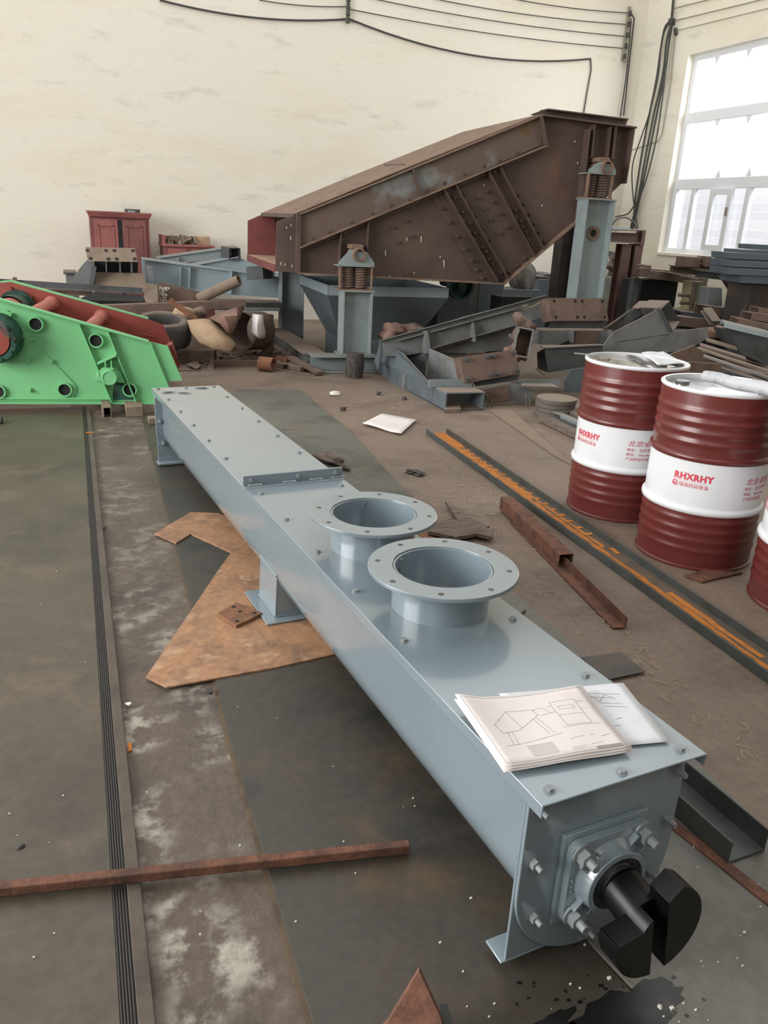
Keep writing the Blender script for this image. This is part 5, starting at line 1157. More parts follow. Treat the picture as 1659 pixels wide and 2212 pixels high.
# scrap sheets
def bent(name, label, pts3, m, t=0.012, cat='sheet metal'):
    return solo(name, MB().add(pts3[0], pts3[1]), m, label, cat, solid=t, smooth=40)
def curved_sheet(rows, depth, m, name, label, t=0.01):     # rows: list of (list of (px,py,y))
    vs = [gy(*p) for r in rows for p in r]; nc = len(rows[0]); fs = []
    for j in range(len(rows)-1):
        for i in range(nc-1): a = j*nc+i; fs.append((a, a+1, a+nc+1, a+nc))
    o = solo(name, MB().add(vs, fs), m, label, 'sheet metal', solid=t, smooth=60)
    return o
curved_sheet([[(404, 692, 8.95), (440, 689, 8.92), (468, 693, 8.95)], [(412, 717, 8.8), (456, 712, 8.72), (490, 720, 8.8)], [(430, 740, 8.65), (472, 738, 8.6), (509, 744, 8.7)], [(461, 754, 8.55), (480, 757, 8.5), (498, 759, 8.55)]], 0, 'tan', 'scrap_sheet', 'tan flat scrap sheet leaning between tire and columns')
curved_sheet([[(446, 690, 9.1), (480, 674, 9.0), (510, 664, 9.0), (528, 660, 9.2)], [(452, 688, 8.95), (485, 684, 8.75), (512, 682, 8.75), (521, 680, 9.1)], [(478, 700, 8.8), (492, 702, 8.7), (507, 706, 8.75), (511, 702, 9.1)], [(490, 722, 8.8), (496, 723, 8.75), (500, 724, 8.8), (503, 720, 9.1)]], 0, 'pinkbag', 'scrap_sheet', 'pinkish curled scrap sheet behind the tan sheet')
curved_sheet([[(546, 678, 8.9), (558, 680, 8.8), (568, 680, 8.85)], [(545, 700, 8.85), (556, 702, 8.72), (569, 700, 8.8)], [(543, 718, 8.85), (556, 722, 8.72), (573, 716, 8.8)], [(550, 729, 8.85), (562, 731, 8.76), (572, 729, 8.8)]], 0, 'paper_old', 'white_sheet', 'small pale bent sheet hanging on the dark drum shell')
dsh = thing('drum_shell', 'dark open drum shell lying behind the scrap sheets', 'drum', gy(555, 712, 9.2)+V((0, 0, -0.2)))
DP = Parts(dsh); a, b = gy(522, 714, 9.25), gy(588, 714, 9.6)
DP.add('shell', MB().lathe([(0.22, 0), (0.22, 0.34), (0.205, 0.34), (0.205, 0.0), (0.22, 0)], a, (b-a), n=32), 'scrap_brown')
solo('brown_panel', MB().prism([gy(566, 677, 9.5), gy(591, 680, 9.5), gy(592, 760, 9.5), (gy(566, 762, 9.5))], (0, 0.03, 0)), 'scrap_brown', 'brown upright panel beside the far blue column', 'panel', smooth=0)
lump('scrap_stone', 'pinkish round lump between tire and tan sheet', 'lump', gy(398, 690, 9.25), 0.12, 0.1, 0.09, 'tan', 0, 21, 0.12)
lump('scrap_stone', 'small brown lump behind the tan sheet', 'lump', gy(431, 686, 9.3), 0.08, 0.08, 0.08, 'dirty', 0, 22, 0.12)
# tubes and angles on the floor before the pile
beam('square_tube', 'rusty square tube with an open end lying behind the green machine', 'steel tube', gz(362, 768, 0.06), gz(466, 768, 0.08), 'B', 0.16, 0.13, 0.01, 'dirty')
beam('angle_iron', 'longer brown angle iron on the floor before the scrap pile', 'angle iron', gz(462, 786, 0.035), gz(562, 787, 0.035), 'L', 0.08, 0.08, 0.008, 'scrap_brown')
solo('angle_iron', MB().prism([gz(446, 802, 0.0), gz(460, 802, 0.0), gz(460, 784, 0.0)+V((0, 0, 0.1)), gz(455, 784, 0)+V((0, 0, 0.0))], (0.02, 0.03, 0)), 'scrap_brown', 'short upright angle piece at the left end of the longer angle iron', 'angle iron', smooth=0)
beam('flat_bar', 'brown flat bar lying behind the short pipe ring', 'steel bar', gz(478, 760, 0.03), gz(560, 773, 0.02), 'F', 0.06, 0.02, 0, 'dirty')
solo('pipe_ring', MB().lathe([(0.075, 0), (0.075, 0.16), (0.065, 0.16), (0.065, 0.0), (0.075, 0)], gz(562, 785, 0.075), (gz(590, 788, 0.075)-gz(562, 785, 0.075)), n=24), 'rust', 'short rusty pipe ring lying before the hopper beam', 'pipe')
beam('square_tube', 'small tube lying right of the pipe ring', 'steel tube', gz(586, 781, 0.04), gz(617, 793, 0.03), 'B', 0.06, 0.06, 0.006, 'scrap_brown')
beam('flat_bar', 'brown bar leaning towards the hopper base beam', 'steel bar', gz(628, 772, 0.10), gz(692, 806, 0.03), 'F', 0.09, 0.03, 0, 'scrap_brown')
beam('flat_bar', 'short bar end beside the leaning brown bar', 'steel bar', gz(608, 788, 0.03), gz(652, 798, 0.03), 'F', 0.05, 0.05, 0, 'dirty')
beam('flat_bar', 'brown strip end above the small tube', 'steel bar', gz(598, 773, 0.03), gz(622, 776, 0.03), 'F', 0.07, 0.05, 0, 'rust')
beam('flat_bar', 'thin upright strip by the brown strip end', 'steel bar', gz(625, 775, 0.0), gz(625, 775, 0.0)+V((0, 0, 0.13)), 'F', 0.05, 0.02, 0, 'dirty')
beam('steel_rod', 'thin rod on the floor before the pipe ring', 'rod', gz(556, 792, 0.01), gz(680, 811, 0.01), 'F', 0.012, 0.012, 0, 'dirty')
beam('steel_rod', 'thin rod on the floor right of the green discharge lip', 'rod', gz(384, 800, 0.01), gz(436, 800, 0.01), 'F', 0.012, 0.012, 0, 'dirty')
solo('thin_offcut', MB().prism([gz(404, 788, 0.03), gz(420, 781, 0.02), gz(435, 790, 0.03), (gz(425, 798, 0.02))], (0, 0, 0.008)), 'dirty', 'crumpled thin offcut right of the green discharge lip', 'offcut', smooth=0)
# the worn timber stump
st_ = thing('wood_stump', 'short dark worn stump standing before the front blue column', 'stump', gz(765, 815, 0))
sr = 0.088; mbs = MB(); hh = V_ = 0.255; pr_ = []; n = 26; rnd = random.Random(2)
rings = []
for j in range(9):
    z = hh*j/8; k_ = 1+0.10*sin(pi*j/8)
    rings += [((sr*k_*(1+0.06*sin(3*a+j*0.4)+rnd.uniform(-0.015, 0.015)))*cos(a), (sr*k_*(1+0.06*sin(3*a+j*0.4)))*sin(a), z) for a in [2*pi*i/n for i in range(n)]]
fs = [(j*n+i, j*n+(i+1) % n, (j+1)*n+(i+1) % n, (j+1)*n+i) for j in range(8) for i in range(n)] + [[8*n+i for i in range(n)], [i for i in range(n)][::-1]]
MB().add(rings, fs).build('bark_body', 'stump', st_, smooth=50)

# ------------------------------------------------------------------ scrap frames in front of the screen
def px_prism(pts, y, vec): return MB().prism([gy(px, py, y) for px, py in pts], vec)
def pl_prism(pts3, t): 
    p = [gy(*q) for q in pts3]; n = (p[1]-p[0]).cross(p[2]-p[0]).normalized()*t
    return MB().prism(p, n)
c4 = lambda x, y: (580+x*0.31344, 550+y*0.31344)
c9 = lambda x, y: (780+x*0.24111, 700+y*0.24111)
c10 = lambda x, y: (1140+x*0.25316, 620+y*0.25316)
c11 = lambda x, y: (1360+x*0.18023, 520+y*0.18023)
# low grey base frame with an open box end
fb = thing('base_frame', 'grey scrap base frame on the floor, its open box end facing the camera', 'steel frame', gz(961, 890, 0)); FB = Parts(fb)
e0 = gz(961, 888, 0.0); e1 = gz(1044, 886, 0.0); far0 = gz(797, 800, 0.0)
bw = (e1-e0); bw.z = 0; wdt = bw.length; ex_ = bw.normalized(); hb = V(gp(961, 858, e0, (e0-CAM))).z*0.0 + 0.155
back = V((far0.x-e0.x, far0.y-e0.y, 0)); 
Lb = MB()
t_ = 0.012
front_l, back_l = e0, e0 + back*0.55
Lb.prism([front_l, back_l, back_l+V((0, 0, hb)), front_l+V((0, 0, hb))], ex_*t_)
Lb.prism([back_l, far0+V((0.05, 0.1, 0)), far0+V((0.05, 0.1, hb*1.15)), back_l+V((0, 0, hb*1.0))], ex_*t_)
FB.add('side_web', Lb, 'hopper', smooth=0)
FB.add('side_web', MB().prism([e1, e1+back*0.42, e1+back*0.42+V((0, 0, hb)), e1+V((0, 0, hb))], -ex_*t_), 'hopper', smooth=0)
FB.add('top_plate', MB().prism([e0+V((0, 0, hb)), e1+V((0, 0, hb)), e1+back*0.11+V((0, 0, hb)), e0+back*0.11+V((0, 0, hb))], (0, 0, 0.012)), 'scrap', smooth=0)
FB.add('bottom_plate', MB().prism([e0, e1, e1+back*0.5, e0+back*0.5], (0, 0, 0.012)), 'scrap_dark', smooth=0)
FB.add('back_plate', MB().prism([e0+back*0.14, e1+back*0.14, e1+back*0.14+V((0, 0, hb+0.07)), e0+back*0.14+V((0, 0, hb+0.07))], back.normalized()*0.012), 'scrap', smooth=0)
fl_a = e0+back*0.13-ex_*0.05; FB.add('cross_bar', MB().prism([fl_a+V((0, 0, hb+0.005)), fl_a+ex_*(wdt+0.05)+V((0, 0, hb+0.005)), fl_a+ex_*(wdt+0.05)+V((0, 0, hb+0.075)), fl_a+V((0, 0, hb+0.075))], back.normalized()*0.02), 'leg', smooth=0)
FB.add('stiffener', MB().prism([e0+back*0.45, e0+back*0.47, e0+back*0.47+V((0, 0, hb)), e0+back*0.45+V((0, 0, hb))], -ex_*0.03), 'scrap', smooth=0)
def gusset(a, b, name='gusset', m='hopper', t=0.015):
    FB.add(name, MB().prism(a, V(b)*t), m, smooth=0)
za = V((0, 0, hb))
p1 = e0+back*0.2; p2 = e0+back*0.85
gusset([p1+za, p2+za*1.0, p2+V((0.05, 0, 0.36)), p1+back*0.33+V((0, 0, 0.34)), p1+V((0, 0, 0.18))], ex_)
q1 = e1+back*0.12+V((0.03, 0, 0)); q2 = e1+back*0.62
gusset([q1+V((0, 0, 0.02)), q2+V((0, 0, 0.02)), q2+V((0, 0, 0.36)), q1+back*0.25+V((0, 0, 0.34)), q1+V((0, 0, 0.17))], -ex_, m='scrap')
FB.add('end_plate', MB().prism([e0+back*0.86+V((0, 0, 0.02)), e1+back*0.66+V((0, 0, 0.02)), e1+back*0.66+V((0, 0, 0.36)), e0+back*0.86+V((0, 0, 0.36))], back.normalized()*0.015), 'scrap_dark', smooth=0)
solo('wood_packing', MB().prism([gz(960, 893, 0), gz(995, 892, 0), gz(991, 878, 0), gz(961, 877, 0)], (0, 0, 0.035)), 'dirty', 'flat brown packing under the open box end of the grey base frame', 'packing', smooth=0)
# sloping ribbed beam on top
sb = thing('ribbed_beam', 'dusty grey ribbed beam sloping up to the right across the scrap frames', 'steel beam', gz(900, 830, 0)+V((0.15, 0.25, 0.36))); SB = Parts(sb)
yl, yr = 7.75, 7.55
def lerp_y(px): return yl+(yr-yl)*(px-820)/370
def sp_(px, py, d=0.0): return gy(px, py, lerp_y(px)+d)
A0_, A1_ = c9(175, 165), c9(345, 295)
SB.add('web', MB().prism([sp_(*c9(180, 155)), sp_(*c9(960, -75)), sp_(*c9(1660, -250)), sp_(*c9(1660, -80)), sp_(*c9(1390, 20)), sp_(*c9(640, 240)), sp_(*c9(345, 292)), sp_(*c9(200, 275))], (0, 0.012, 0)), 'scrap', smooth=0)
SB.add('top_flange', MB().prism([sp_(*c9(160, 155), -0.06), sp_(*c9(1660, -255), -0.06), sp_(*c9(1660, -255), 0.3), sp_(*c9(200, 145), 0.3)], (0, 0, 0.012)), 'scrap', smooth=0)
SB.add('ledge', MB().prism([sp_(*c9(320, 155)), sp_(*c9(560, 92)), sp_(*c9(560, 92), -0.07), sp_(*c9(320, 155), -0.07)], (0, 0, 0.012)), 'scrap', smooth=0)
SB.add('ledge', MB().prism([sp_(*c9(620, 78)), sp_(*c9(1400, -135)), sp_(*c9(1400, -135), -0.07), sp_(*c9(620, 78), -0.07)], (0, 0, 0.012)), 'scrap', smooth=0)
SB.add('lower_flange', MB().prism([sp_(*c9(200, 278)), sp_(*c9(345, 292)), sp_(*c9(345, 292), -0.09), sp_(*c9(200, 278), -0.09)], (0, 0, 0.012)), 'scrap', smooth=0)
SB.add('lower_flange', MB().prism([sp_(*c9(630, 222)), sp_(*c9(1390, 12)), sp_(*c9(1390, 12), -0.07), sp_(*c9(630, 222), -0.07)], (0, 0, 0.012)), 'scrap', smooth=0)
for (x0, y0, x1, y1, w_) in ((575, 65, 600, 265, 60), (1005, -10, 1020, 160, 22)):
    SB.add('stiffener', MB().prism([sp_(*c9(x0, y0), -0.09), sp_(*c9(x0+w_*.4, y0), -0.09), sp_(*c9(x1+w_*.5, y1-8), -0.09), sp_(*c9(x1-w_*.4, y1), -0.09)], (0, 0.09, 0)), 'scrap', smooth=0)
SB.add('end_plate', MB().prism([sp_(*c9(175, 160)), sp_(*c9(195, 275)), sp_(*c9(150, 425), 0.0), sp_(*c9(118, 330), 0.1)], (0.012, 0.02, 0)), 'hopper', smooth=0)
SB.add('tail_plate', MB().prism([sp_(*c9(640, 245), 0.12), sp_(*c9(1400, 20), 0.12), sp_(*c9(1440, 40), 0.12), sp_(*c9(1385, 230), 0.12), sp_(*c9(880, 262), 0.12)], (0, 0.012, 0)), 'scrap', smooth=0)
SB.add('rear_web', MB().prism([sp_(*c9(180, 155), 0.3), sp_(*c9(1660, -250), 0.3), sp_(*c9(1660, -80), 0.3), sp_(*c9(345, 292), 0.3)], (0, 0.012, 0)), 'scrap', smooth=0)
wl = MB(); wl.tube([gy(1128, 663, 7.4), gy(1138, 659, 7.4), gy(1143, 664, 7.4), gy(1136, 667, 7.4), gy(1150, 663, 7.4), gy(1166, 654, 7.4)], 0.008, 6)
solo('wire_tie', wl, 'dirty', 'twisted wire on top of the sloping ribbed beam', 'wire')
# bracket pieces with bolted faces
def bolted_bracket(label, face, under, holes, y, back=0.12, bolts=False, m='scrap_brown', tilt=0.0):
    p = [gy(px, py, y+tilt*i) for (px, py), i in zip(face, (1, 1, 0, 0))]
    c = sum(p, V((0, 0, 0)))/4; t = thing('bolted_bracket', label, 'bracket', (c.x, y, min(q.z for q in p))); P = Parts(t)
    n = (p[1]-p[0]).cross(p[3]-p[0]).normalized()
    if n.y > 0: n = -n
    P.add('face_plate', MB().prism(p, -n*0.014), m, smooth=0, bevel=0.001)
    P.add('side_plate', MB().prism([p[0], p[3], p[3]-n*back, p[0]-n*back], (0.012, 0, 0)), m, smooth=0)
    P.add('side_plate', MB().prism([p[1], p[2], p[2]-n*back, p[1]-n*back], (-0.012, 0, 0)), m, smooth=0)
    if under:
        u = [gy(px, py, y+0.10) for px, py in under]; P.add('lower_flange', MB().prism(u, (0, 0.02, 0)), 'scrap_dark', smooth=0)
    for fx, fz in holes:
        q = (p[0]*(1-fx)+p[1]*fx)*(1-fz)+(p[3]*(1-fx)+p[2]*fx)*fz
        if bolts: P.add('bolt', MB().cyl(q, q+n*0.03, 0.022, n=6).cyl(q+n*0.03, q+n*0.055, 0.012, n=8), 'scrap_dark', smooth=0)
        else: P.add('bolt_hole', MB().lathe([(0, 0.001), (0.018, 0.001)], q, n, 12), 'dark', smooth=0)
    return t
bolted_bracket('dusty brown bracket with six dark bolts leaning on the grey base frame', [c9(890, 295), c9(1372, 228), c9(1425, 440), c9(935, 525)], [c9(945, 530), c9(1420, 445), c9(1400, 500), c9(1010, 560)], ((0.08, 0.13), (0.47, 0.14), (0.59, 0.15), (0.95, 0.12), (0.05, 0.86), (0.46, 0.86), (0.60, 0.88), (0.94, 0.85)), 6.55, 0.16, True, tilt=0.06)
bolted_bracket('dusty brown holed bracket standing on the dark beam below the tall column', [c10(188, 93), c10(655, 95), c10(690, 288), c10(214, 290)], [c10(214, 290), c10(690, 290), c10(645, 355), c10(180, 350)], ((0.07, 0.14), (0.45, 0.14), (0.575, 0.14), (0.95, 0.14), (0.065, 0.84), (0.445, 0.84), (0.57, 0.84), (0.94, 0.84)), 7.3, 0.2, False, tilt=0.05)
# beam below the brackets
def front_plate(name, label, cat, pts, y, t, m, bevel=0.0): return solo(name, px_prism(pts, y, (0, t, 0)), m, label, cat, smooth=0, bevel=bevel)
xb = thing('cross_beam', 'dark grey cross beam carrying the holed brown bracket', 'steel beam', gy(1250, 745, 7.4)); XB = Parts(xb)
XB.add('web', px_prism([c10(130, 372), c10(740, 372), c10(720, 470), c10(600, 498), c10(110, 490)], 7.4, (0, 0.25, 0)), 'scrap', smooth=0)
XB.add('rust_panel', px_prism([c10(412, 376), c10(610, 376), c10(600, 495), c10(400, 492)], 7.385, (0, 0.012, 0)), 'scrap_brown', smooth=0)
for a in ((270, 495, 375, 455), (600, 495, 715, 455)): XB.add('notch', px_prism([c10(a[0], a[1]), c10(a[2], a[3]-5), c10(a[2], a[3]+25), c10(a[0]+20, a[1]+12)], 7.385, (0, 0.012, 0)), 'dark', smooth=0)
for x in (385, 718): XB.add('stiffener', px_prism([c10(x-8, 372), c10(x+8, 372), c10(x+8, 470), c10(x-8, 475)], 7.33, (0, 0.07, 0)), 'scrap', smooth=0)
lbm = thing('box_beam', 'dark grey beam lying under the cross beam, left of the farthest drum', 'steel beam', gy(1215, 800, 6.9)); LB = Parts(lbm)
LB.add('web', px_prism([c10(150, 525), c10(640, 500), c10(640, 650), c10(180, 730), c10(160, 600)], 6.9, (0, 0.014, 0)), 'scrap_dark', smooth=0)
LB.add('end_plate', MB().prism([gy(*c10(150, 525), 6.9), gy(*c10(180, 730), 6.9), gy(*c10(90, 700), 7.15), gy(*c10(85, 560), 7.15)], (0.0, 0.014, 0)), 'dark', smooth=0)
LB.add('top_flange', MB().prism([gy(*c10(130, 525), 6.86), gy(*c10(640, 500), 6.86), gy(*c10(640, 495), 7.15), gy(*c10(110, 510), 7.15)], (0, 0, 0.012)), 'scrap', smooth=0)
front_plate('steel_plate', 'slate plate standing under the dark beam beside the farthest drum', 'steel plate', [c10(375, 705), c10(520, 690), c10(520, 900), c10(330, 900), c10(310, 800)], 6.75, 0.02, 'hopper')
# small open channel with hooks in front
oc = thing('open_channel', 'grey open channel with wire hooks right of the base frame', 'channel', gy(1150, 850, 6.45)); OC = Parts(oc)
OC.add('web', px_prism([c9(1010, 575), c9(1330, 525), c9(1450, 560), c9(1540, 590), c9(1530, 725), c9(1350, 690), c9(1175, 715), c9(1100, 700)], 6.5, (0, 0.02, 0)), 'scrap', smooth=0)
OC.add('rust_panel', px_prism([c9(1060, 590), c9(1310, 545), c9(1340, 680), c9(1180, 712)], 6.48, (0, 0.012, 0)), 'scrap_brown', smooth=0)
OC.add('top_plate', MB().prism([gy(*c9(1430, 560), 6.4), gy(*c9(1780, 575), 6.4), gy(*c9(1700, 540), 6.7), gy(*c9(1440, 540), 6.7)], (0, 0, 0.012)), 'scrap', smooth=0)
OC.add('rear_flange', px_prism([c9(1385, 505), c9(1780, 495), c9(1780, 545), c9(1420, 545)], 6.75, (0, 0.02, 0)), 'leg', smooth=0)
for (x, y) in ((1150, 640), (1490, 620)):
    OC.add('wire_hook', MB().tube([gy(*c9(x-15, y), 6.44), gy(*c9(x-12, y+110), 6.42), gy(*c9(x+8, y+135), 6.42), gy(*c9(x+22, y+105), 6.42), gy(*c9(x+18, y+30), 6.44)], 0.006, 6), 'dirty')
oe = thing('box_section', 'small rusty open box end beside the brown bolted bracket', 'box section', gy(1130, 740, 7.0)); OE = Parts(oe)
OE.add('box_wall', MB().hollow(0.16, 0.28, 0.012, gy(*c9(1452, 165), 6.9), gy(*c9(1440, 165), 7.15), up=(0.12, 0, 1)), 'scrap', smooth=0)
OE.add('back_wall', px_prism([c9(1432, 40), c9(1525, 70), c9(1472, 292), c9(1385, 232)], 7.1, (0, 0.012, 0)), 'scrap_brown', smooth=0)
for k, (x, y, sx_, sy_, sz_) in enumerate(((1600, 90, 0.10, 0.1, 0.12), (1560, 190, 0.11, 0.12, 0.13), (1530, 320, 0.13, 0.12, 0.14))):
    g_ = gy(*c9(x, y), 7.0); lump('rusty_sack', ('topmost crumpled rusty sack wedged between brackets', 'middle crumpled rusty sack wedged between brackets', 'lowest reddish sack wedged between brackets')[k], 'sack', (g_.x, 7.32, g_.z-sz_*0.6), sx_, sy_*0.8, sz_, ('scrap_brown', 'cloth', 'pinkbag')[k], 0.3*k, 30+k, 0.45)
front_plate('steel_strip', 'thin brown strip leaning before the dark beam', 'steel strip', [c10(65, 690), c10(80, 685), c10(190, 785), c10(165, 790)], 6.7, 0.02, 'dirty')
# right hand box frame
bf = thing('box_girder', 'large grey scrap box frame rising to an open end behind the farthest drum', 'steel frame', gy(1430, 730, 7.3)); BF = Parts(bf)
yb2 = 7.25
BF.add('side_web', px_prism([c10(735, 385), c10(1125, 185), c10(1225, 385), c10(1535, 345), c10(1545, 430), c10(1380, 530), c10(1000, 590), c10(640, 560), c10(640, 500)], yb2, (0, 0.016, 0)), 'scrap', smooth=0)
BF.add('top_plate', MB().prism([gy(*c10(1110, 188), yb2), gy(*c10(1210, 125), yb2+0.42), gy(*c10(950, 128), yb2+0.42), gy(*c10(890, 185), yb2+0.12), gy(*c10(1040, 205), yb2+0.05)], (0, 0, 0.012)), 'scrap_brown', smooth=0)
BF.add('inner_plate', px_prism([c10(880, 195), c10(1040, 205), c10(720, 380), c10(640, 360)], yb2+0.25, (0, 0.016, 0)), 'scrap', smooth=0)
BF.add('edge_plate', MB().prism([gy(*c10(640, 358), yb2+0.2), gy(*c10(890, 195), yb2+0.35), gy(*c10(900, 202), yb2+0.28), gy(*c10(655, 365), yb2+0.13)], (0, 0, 0.012)), 'scrap_brown', smooth=0)
BF.add('mouth_frame', MB().prism([gy(*c10(1125, 188), yb2-0.03), gy(*c10(1140, 185), yb2-0.03), gy(*c10(1240, 382), yb2-0.03), gy(*c10(1222, 385), yb2-0.03)], (0.0, 0.06, 0)), 'scrap_dark', smooth=0)
mo = [gy(*c10(1140, 190), yb2+0.02), gy(*c10(1212, 125), yb2+0.42), gy(*c10(1300, 290), yb2+0.42), gy(*c10(1238, 382), yb2+0.02)]
BF.add('mouth_back', MB().prism([p+V((-0.25, 0.05, 0)) for p in mo], (-0.012, 0.0, 0)), 'dark', smooth=0)
for i in range(4):
    a, b = mo[i], mo[(i+1) % 4]; BF.add('mouth_wall', MB().prism([a, b, b+V((-0.25, 0.05, 0)), a+V((-0.25, 0.05, 0))], (b-a).cross(V((-1, 0, 0))).normalized()*0.012), 'scrap_dark', smooth=0)
BF.add('seam', px_prism([c10(740, 470), c10(1215, 398), c10(1215, 402), c10(740, 475)], yb2-0.004, (0, 0.006, 0)), 'scrap_dark', smooth=0)
front_plate('holed_plate', 'brown holed plate end seen between the two farther drums', 'steel plate', [c10(1380, 640), c10(1650, 655), c10(1680, 1260), c10(1400, 1270)], 5.6, 0.03, 'scrap_brown')
front_plate('steel_plate', 'dusty plate leaning behind the lid of the farthest drum', 'steel plate', [c10(1180, 590), c10(1420, 500), c10(1640, 660), c10(1380, 650)], 6.4, 0.02, 'scrap_brown')

# ------------------------------------------------------------------ things under and behind the screen
lump('grey_sack', 'dusty grey sack behind the right end of the screen belly', 'sack', (gy(1130, 590, 10.6).x, 10.6, gy(1130, 625, 10.6).z), 0.19, 0.2, 0.24, 'bag', 0, 12, 0.12)
solo('machine_box', MB().box((gy(1085, 640, 10.4).x, 10.4, 0), (gy(1166, 640, 10.4).x, 10.9, gy(1130, 625, 10.4).z)), 'hopper', 'slate machine box under the grey sack', 'machine', bevel=0.01)
solo('machine_box', MB().box((gy(1033, 640, 9.9).x, 9.9, 0), (gy(1088, 640, 9.9).x, 10.3, gy(1060, 600, 9.9).z)), 'hopper', 'dark slate cabinet right of the green rimmed wheel', 'machine', bevel=0.01)
solo('machine_box', MB().box((gy(1160, 640, 11.2).x, 11.2, 0), (gy(1205, 640, 11.2).x, 11.6, gy(1180, 603, 11.2).z)), 'hopper', 'slate block between the sack and the dark rear column', 'machine', bevel=0.01)
lump('dust_heap', 'heap of grey dust on the block behind the dark rear column', 'heap', (gy(1180, 600, 11.35).x, 11.35, gy(1180, 603, 11.2).z), 0.25, 0.15, 0.06, 'bag', 0, 14, 0.2)
solo('machine_box', MB().box((gy(1320, 620, 11.6).x, 11.6, 0), (gy(1365, 640, 11.6).x, 12.0, gy(1340, 600, 11.6).z)), 'scrap', 'grey block under the rag heap behind the tall column', 'machine', bevel=0.01)
solo('steel_box', MB().box((gy(800, 660, 10.2).x, 10.6, 0), (gy(960, 660, 10.2).x, 11.0, 0.6)), 'dark', 'dark box behind the slate hopper', 'box')
solo('steel_box', MB().box((gy(1100, 660, 9.0).x, 9.2, 0), (gy(1165, 660, 9.0).x, 9.5, gy(1130, 645, 9.0).z)), 'dark', 'black box below the grey sack', 'box')
rg_ = MB()
for k in range(5):
    pass
for k, (px, py, r_) in enumerate(((1334, 553, 0.13), (1352, 548, 0.14), (1336, 575, 0.15), (1356, 578, 0.14), (1345, 592, 0.15))):
    g_ = gy(px, py, 11.75); lump('rag_bundle', ('upper left grey rag bundle behind the tall column', 'upper right grey rag bundle behind the tall column', 'middle grey rag bundle behind the tall column', 'grey rag bundle beside the red steel frame', 'lowest grey rag bundle behind the tall column')[k], 'rag bundle', (g_.x, 11.75+0.05*k, g_.z-r_*0.5), r_, 0.12, r_*0.8, ('bag', 'cloth')[k % 2], k, 40+k, 0.35, 2, 'grey rag bundles')
# red steel gantry frame
rf = thing('steel_gantry', 'dark red steel frame behind the tall ringed column', 'steel frame', (gy(1355, 600, 10.8).x, 10.8, 0)); RF = Parts(rf)
yf = 10.8
RF.add('top_beam', MB().prism([gy(1320, 502, yf), gy(1384, 504, yf), gy(1384, 525, yf), gy(1320, 522, yf)], (0, 0.012, 0)), 'frame_red', smooth=0)
RF.add('top_flange', MB().prism([gy(1318, 498, yf-0.08), gy(1388, 499, yf-0.08), gy(1388, 497, yf+0.12), gy(1318, 496, yf+0.12)], (0, 0, 0.012)), 'frame_red', smooth=0)
RF.add('bottom_flange', MB().prism([gy(1320, 523, yf-0.08), gy(1386, 527, yf-0.08), gy(1386, 524, yf+0.12), gy(1320, 521, yf+0.12)], (0, 0, 0.012)), 'frame_red', smooth=0)
for x0, x1 in ((1343, 1362), (1370, 1387)):
    a, b = gy(x0, 527, yf), gy(x1, 527, yf); RF.add('post', MB().extrude(PROF['I'](b.x-a.x, 0.18, 0.016), V(((a.x+b.x)/2, yf+0.05, 0)), V(((a.x+b.x)/2, yf+0.05, a.z)), up=(0, 1, 0)), 'frame_red', smooth=0)
RF.add('post', MB().box((gy(1384, 520, yf).x-0.03, yf-0.05, gy(1384, 527, yf).z-0.03), (gy(1388, 520, yf).x, yf+0.1, gy(1384, 497, yf).z)), 'frame_red', smooth=0)
RF.add('base_beam', MB().box((gy(1340, 527, yf).x, yf, 0), (gy(1390, 527, yf).x, yf+0.2, 0.1)), 'frame_red', smooth=0)
a = gy(1330, 493, 10.9); solo('junction_tray', MB().box((gy(1322, 495, 10.85).x, 10.82, gy(1330, 495, 10.85).z), (gy(1360, 495, 10.85).x, 10.96, gy(1330, 491, 10.85).z)), 'blue', 'small pale tray on top of the dark red steel frame', 'tray')
# ------------------------------------------------------------------ right side: rack of steel, stacks, pale post
rk = thing('storage_rack', 'brown steel storage rack under the window, loaded with beams', 'rack', (gy(1450, 620, 9.9).x, 9.9, 0)); RK = Parts(rk)
yk = 9.8; zk = gy(1450, 590, yk).z
RK.add('front_rail', px_prism([(1381, 582), (1440, 588), (1525, 606), (1525, 618), (1440, 606), (1381, 598)], yk, (0, 0.05, 0)), 'scrap_brown', smooth=0)
RK.add('deck', MB().prism([gy(1381, 581, yk), gy(1440, 587, yk), gy(1525, 605, yk), gy(1500, 596, yk+0.8), gy(1395, 578, yk+0.8)], (0, 0, 0.02)), 'dirty', smooth=0)
for px in (1377, 1524): a = gy(px, 600, yk+0.1); RK.add('leg', MB().box((a.x-0.05, yk+0.1, 0), (a.x+0.05, yk+0.2, a.z)), 'scrap_dark', smooth=0)
solo('steel_locker', MB().box((gy(1386, 620, 10.0).x, 10.0, 0), (gy(1464, 620, 10.0).x, 10.5, gy(1420, 606, 10.0).z)), 'dark', 'black steel locker standing under the storage rack', 'locker', bevel=0.01)
for k, (x0, y0, x1, y1, h, m, lab) in enumerate((
    (1447, 580, 1530, 590, 0.10, 'dirty', 'brown beam stacked on the rack, lowest of three'), (1488, 574, 1575, 582, 0.10, 'scrap_brown', 'brown beam stacked on the rack below the window sill'), (1503, 590, 1562, 596, 0.10, 'scrap_dark', 'short dark beam end jutting from the rack'))):
    beam('steel_beam', lab, 'steel beam', gy(x0, y0, yk-0.1-0.1*k), gy(x1, y1, yk-0.35-0.1*k), 'I', 0.3, h, 0.012, m, 'beams on the storage rack')
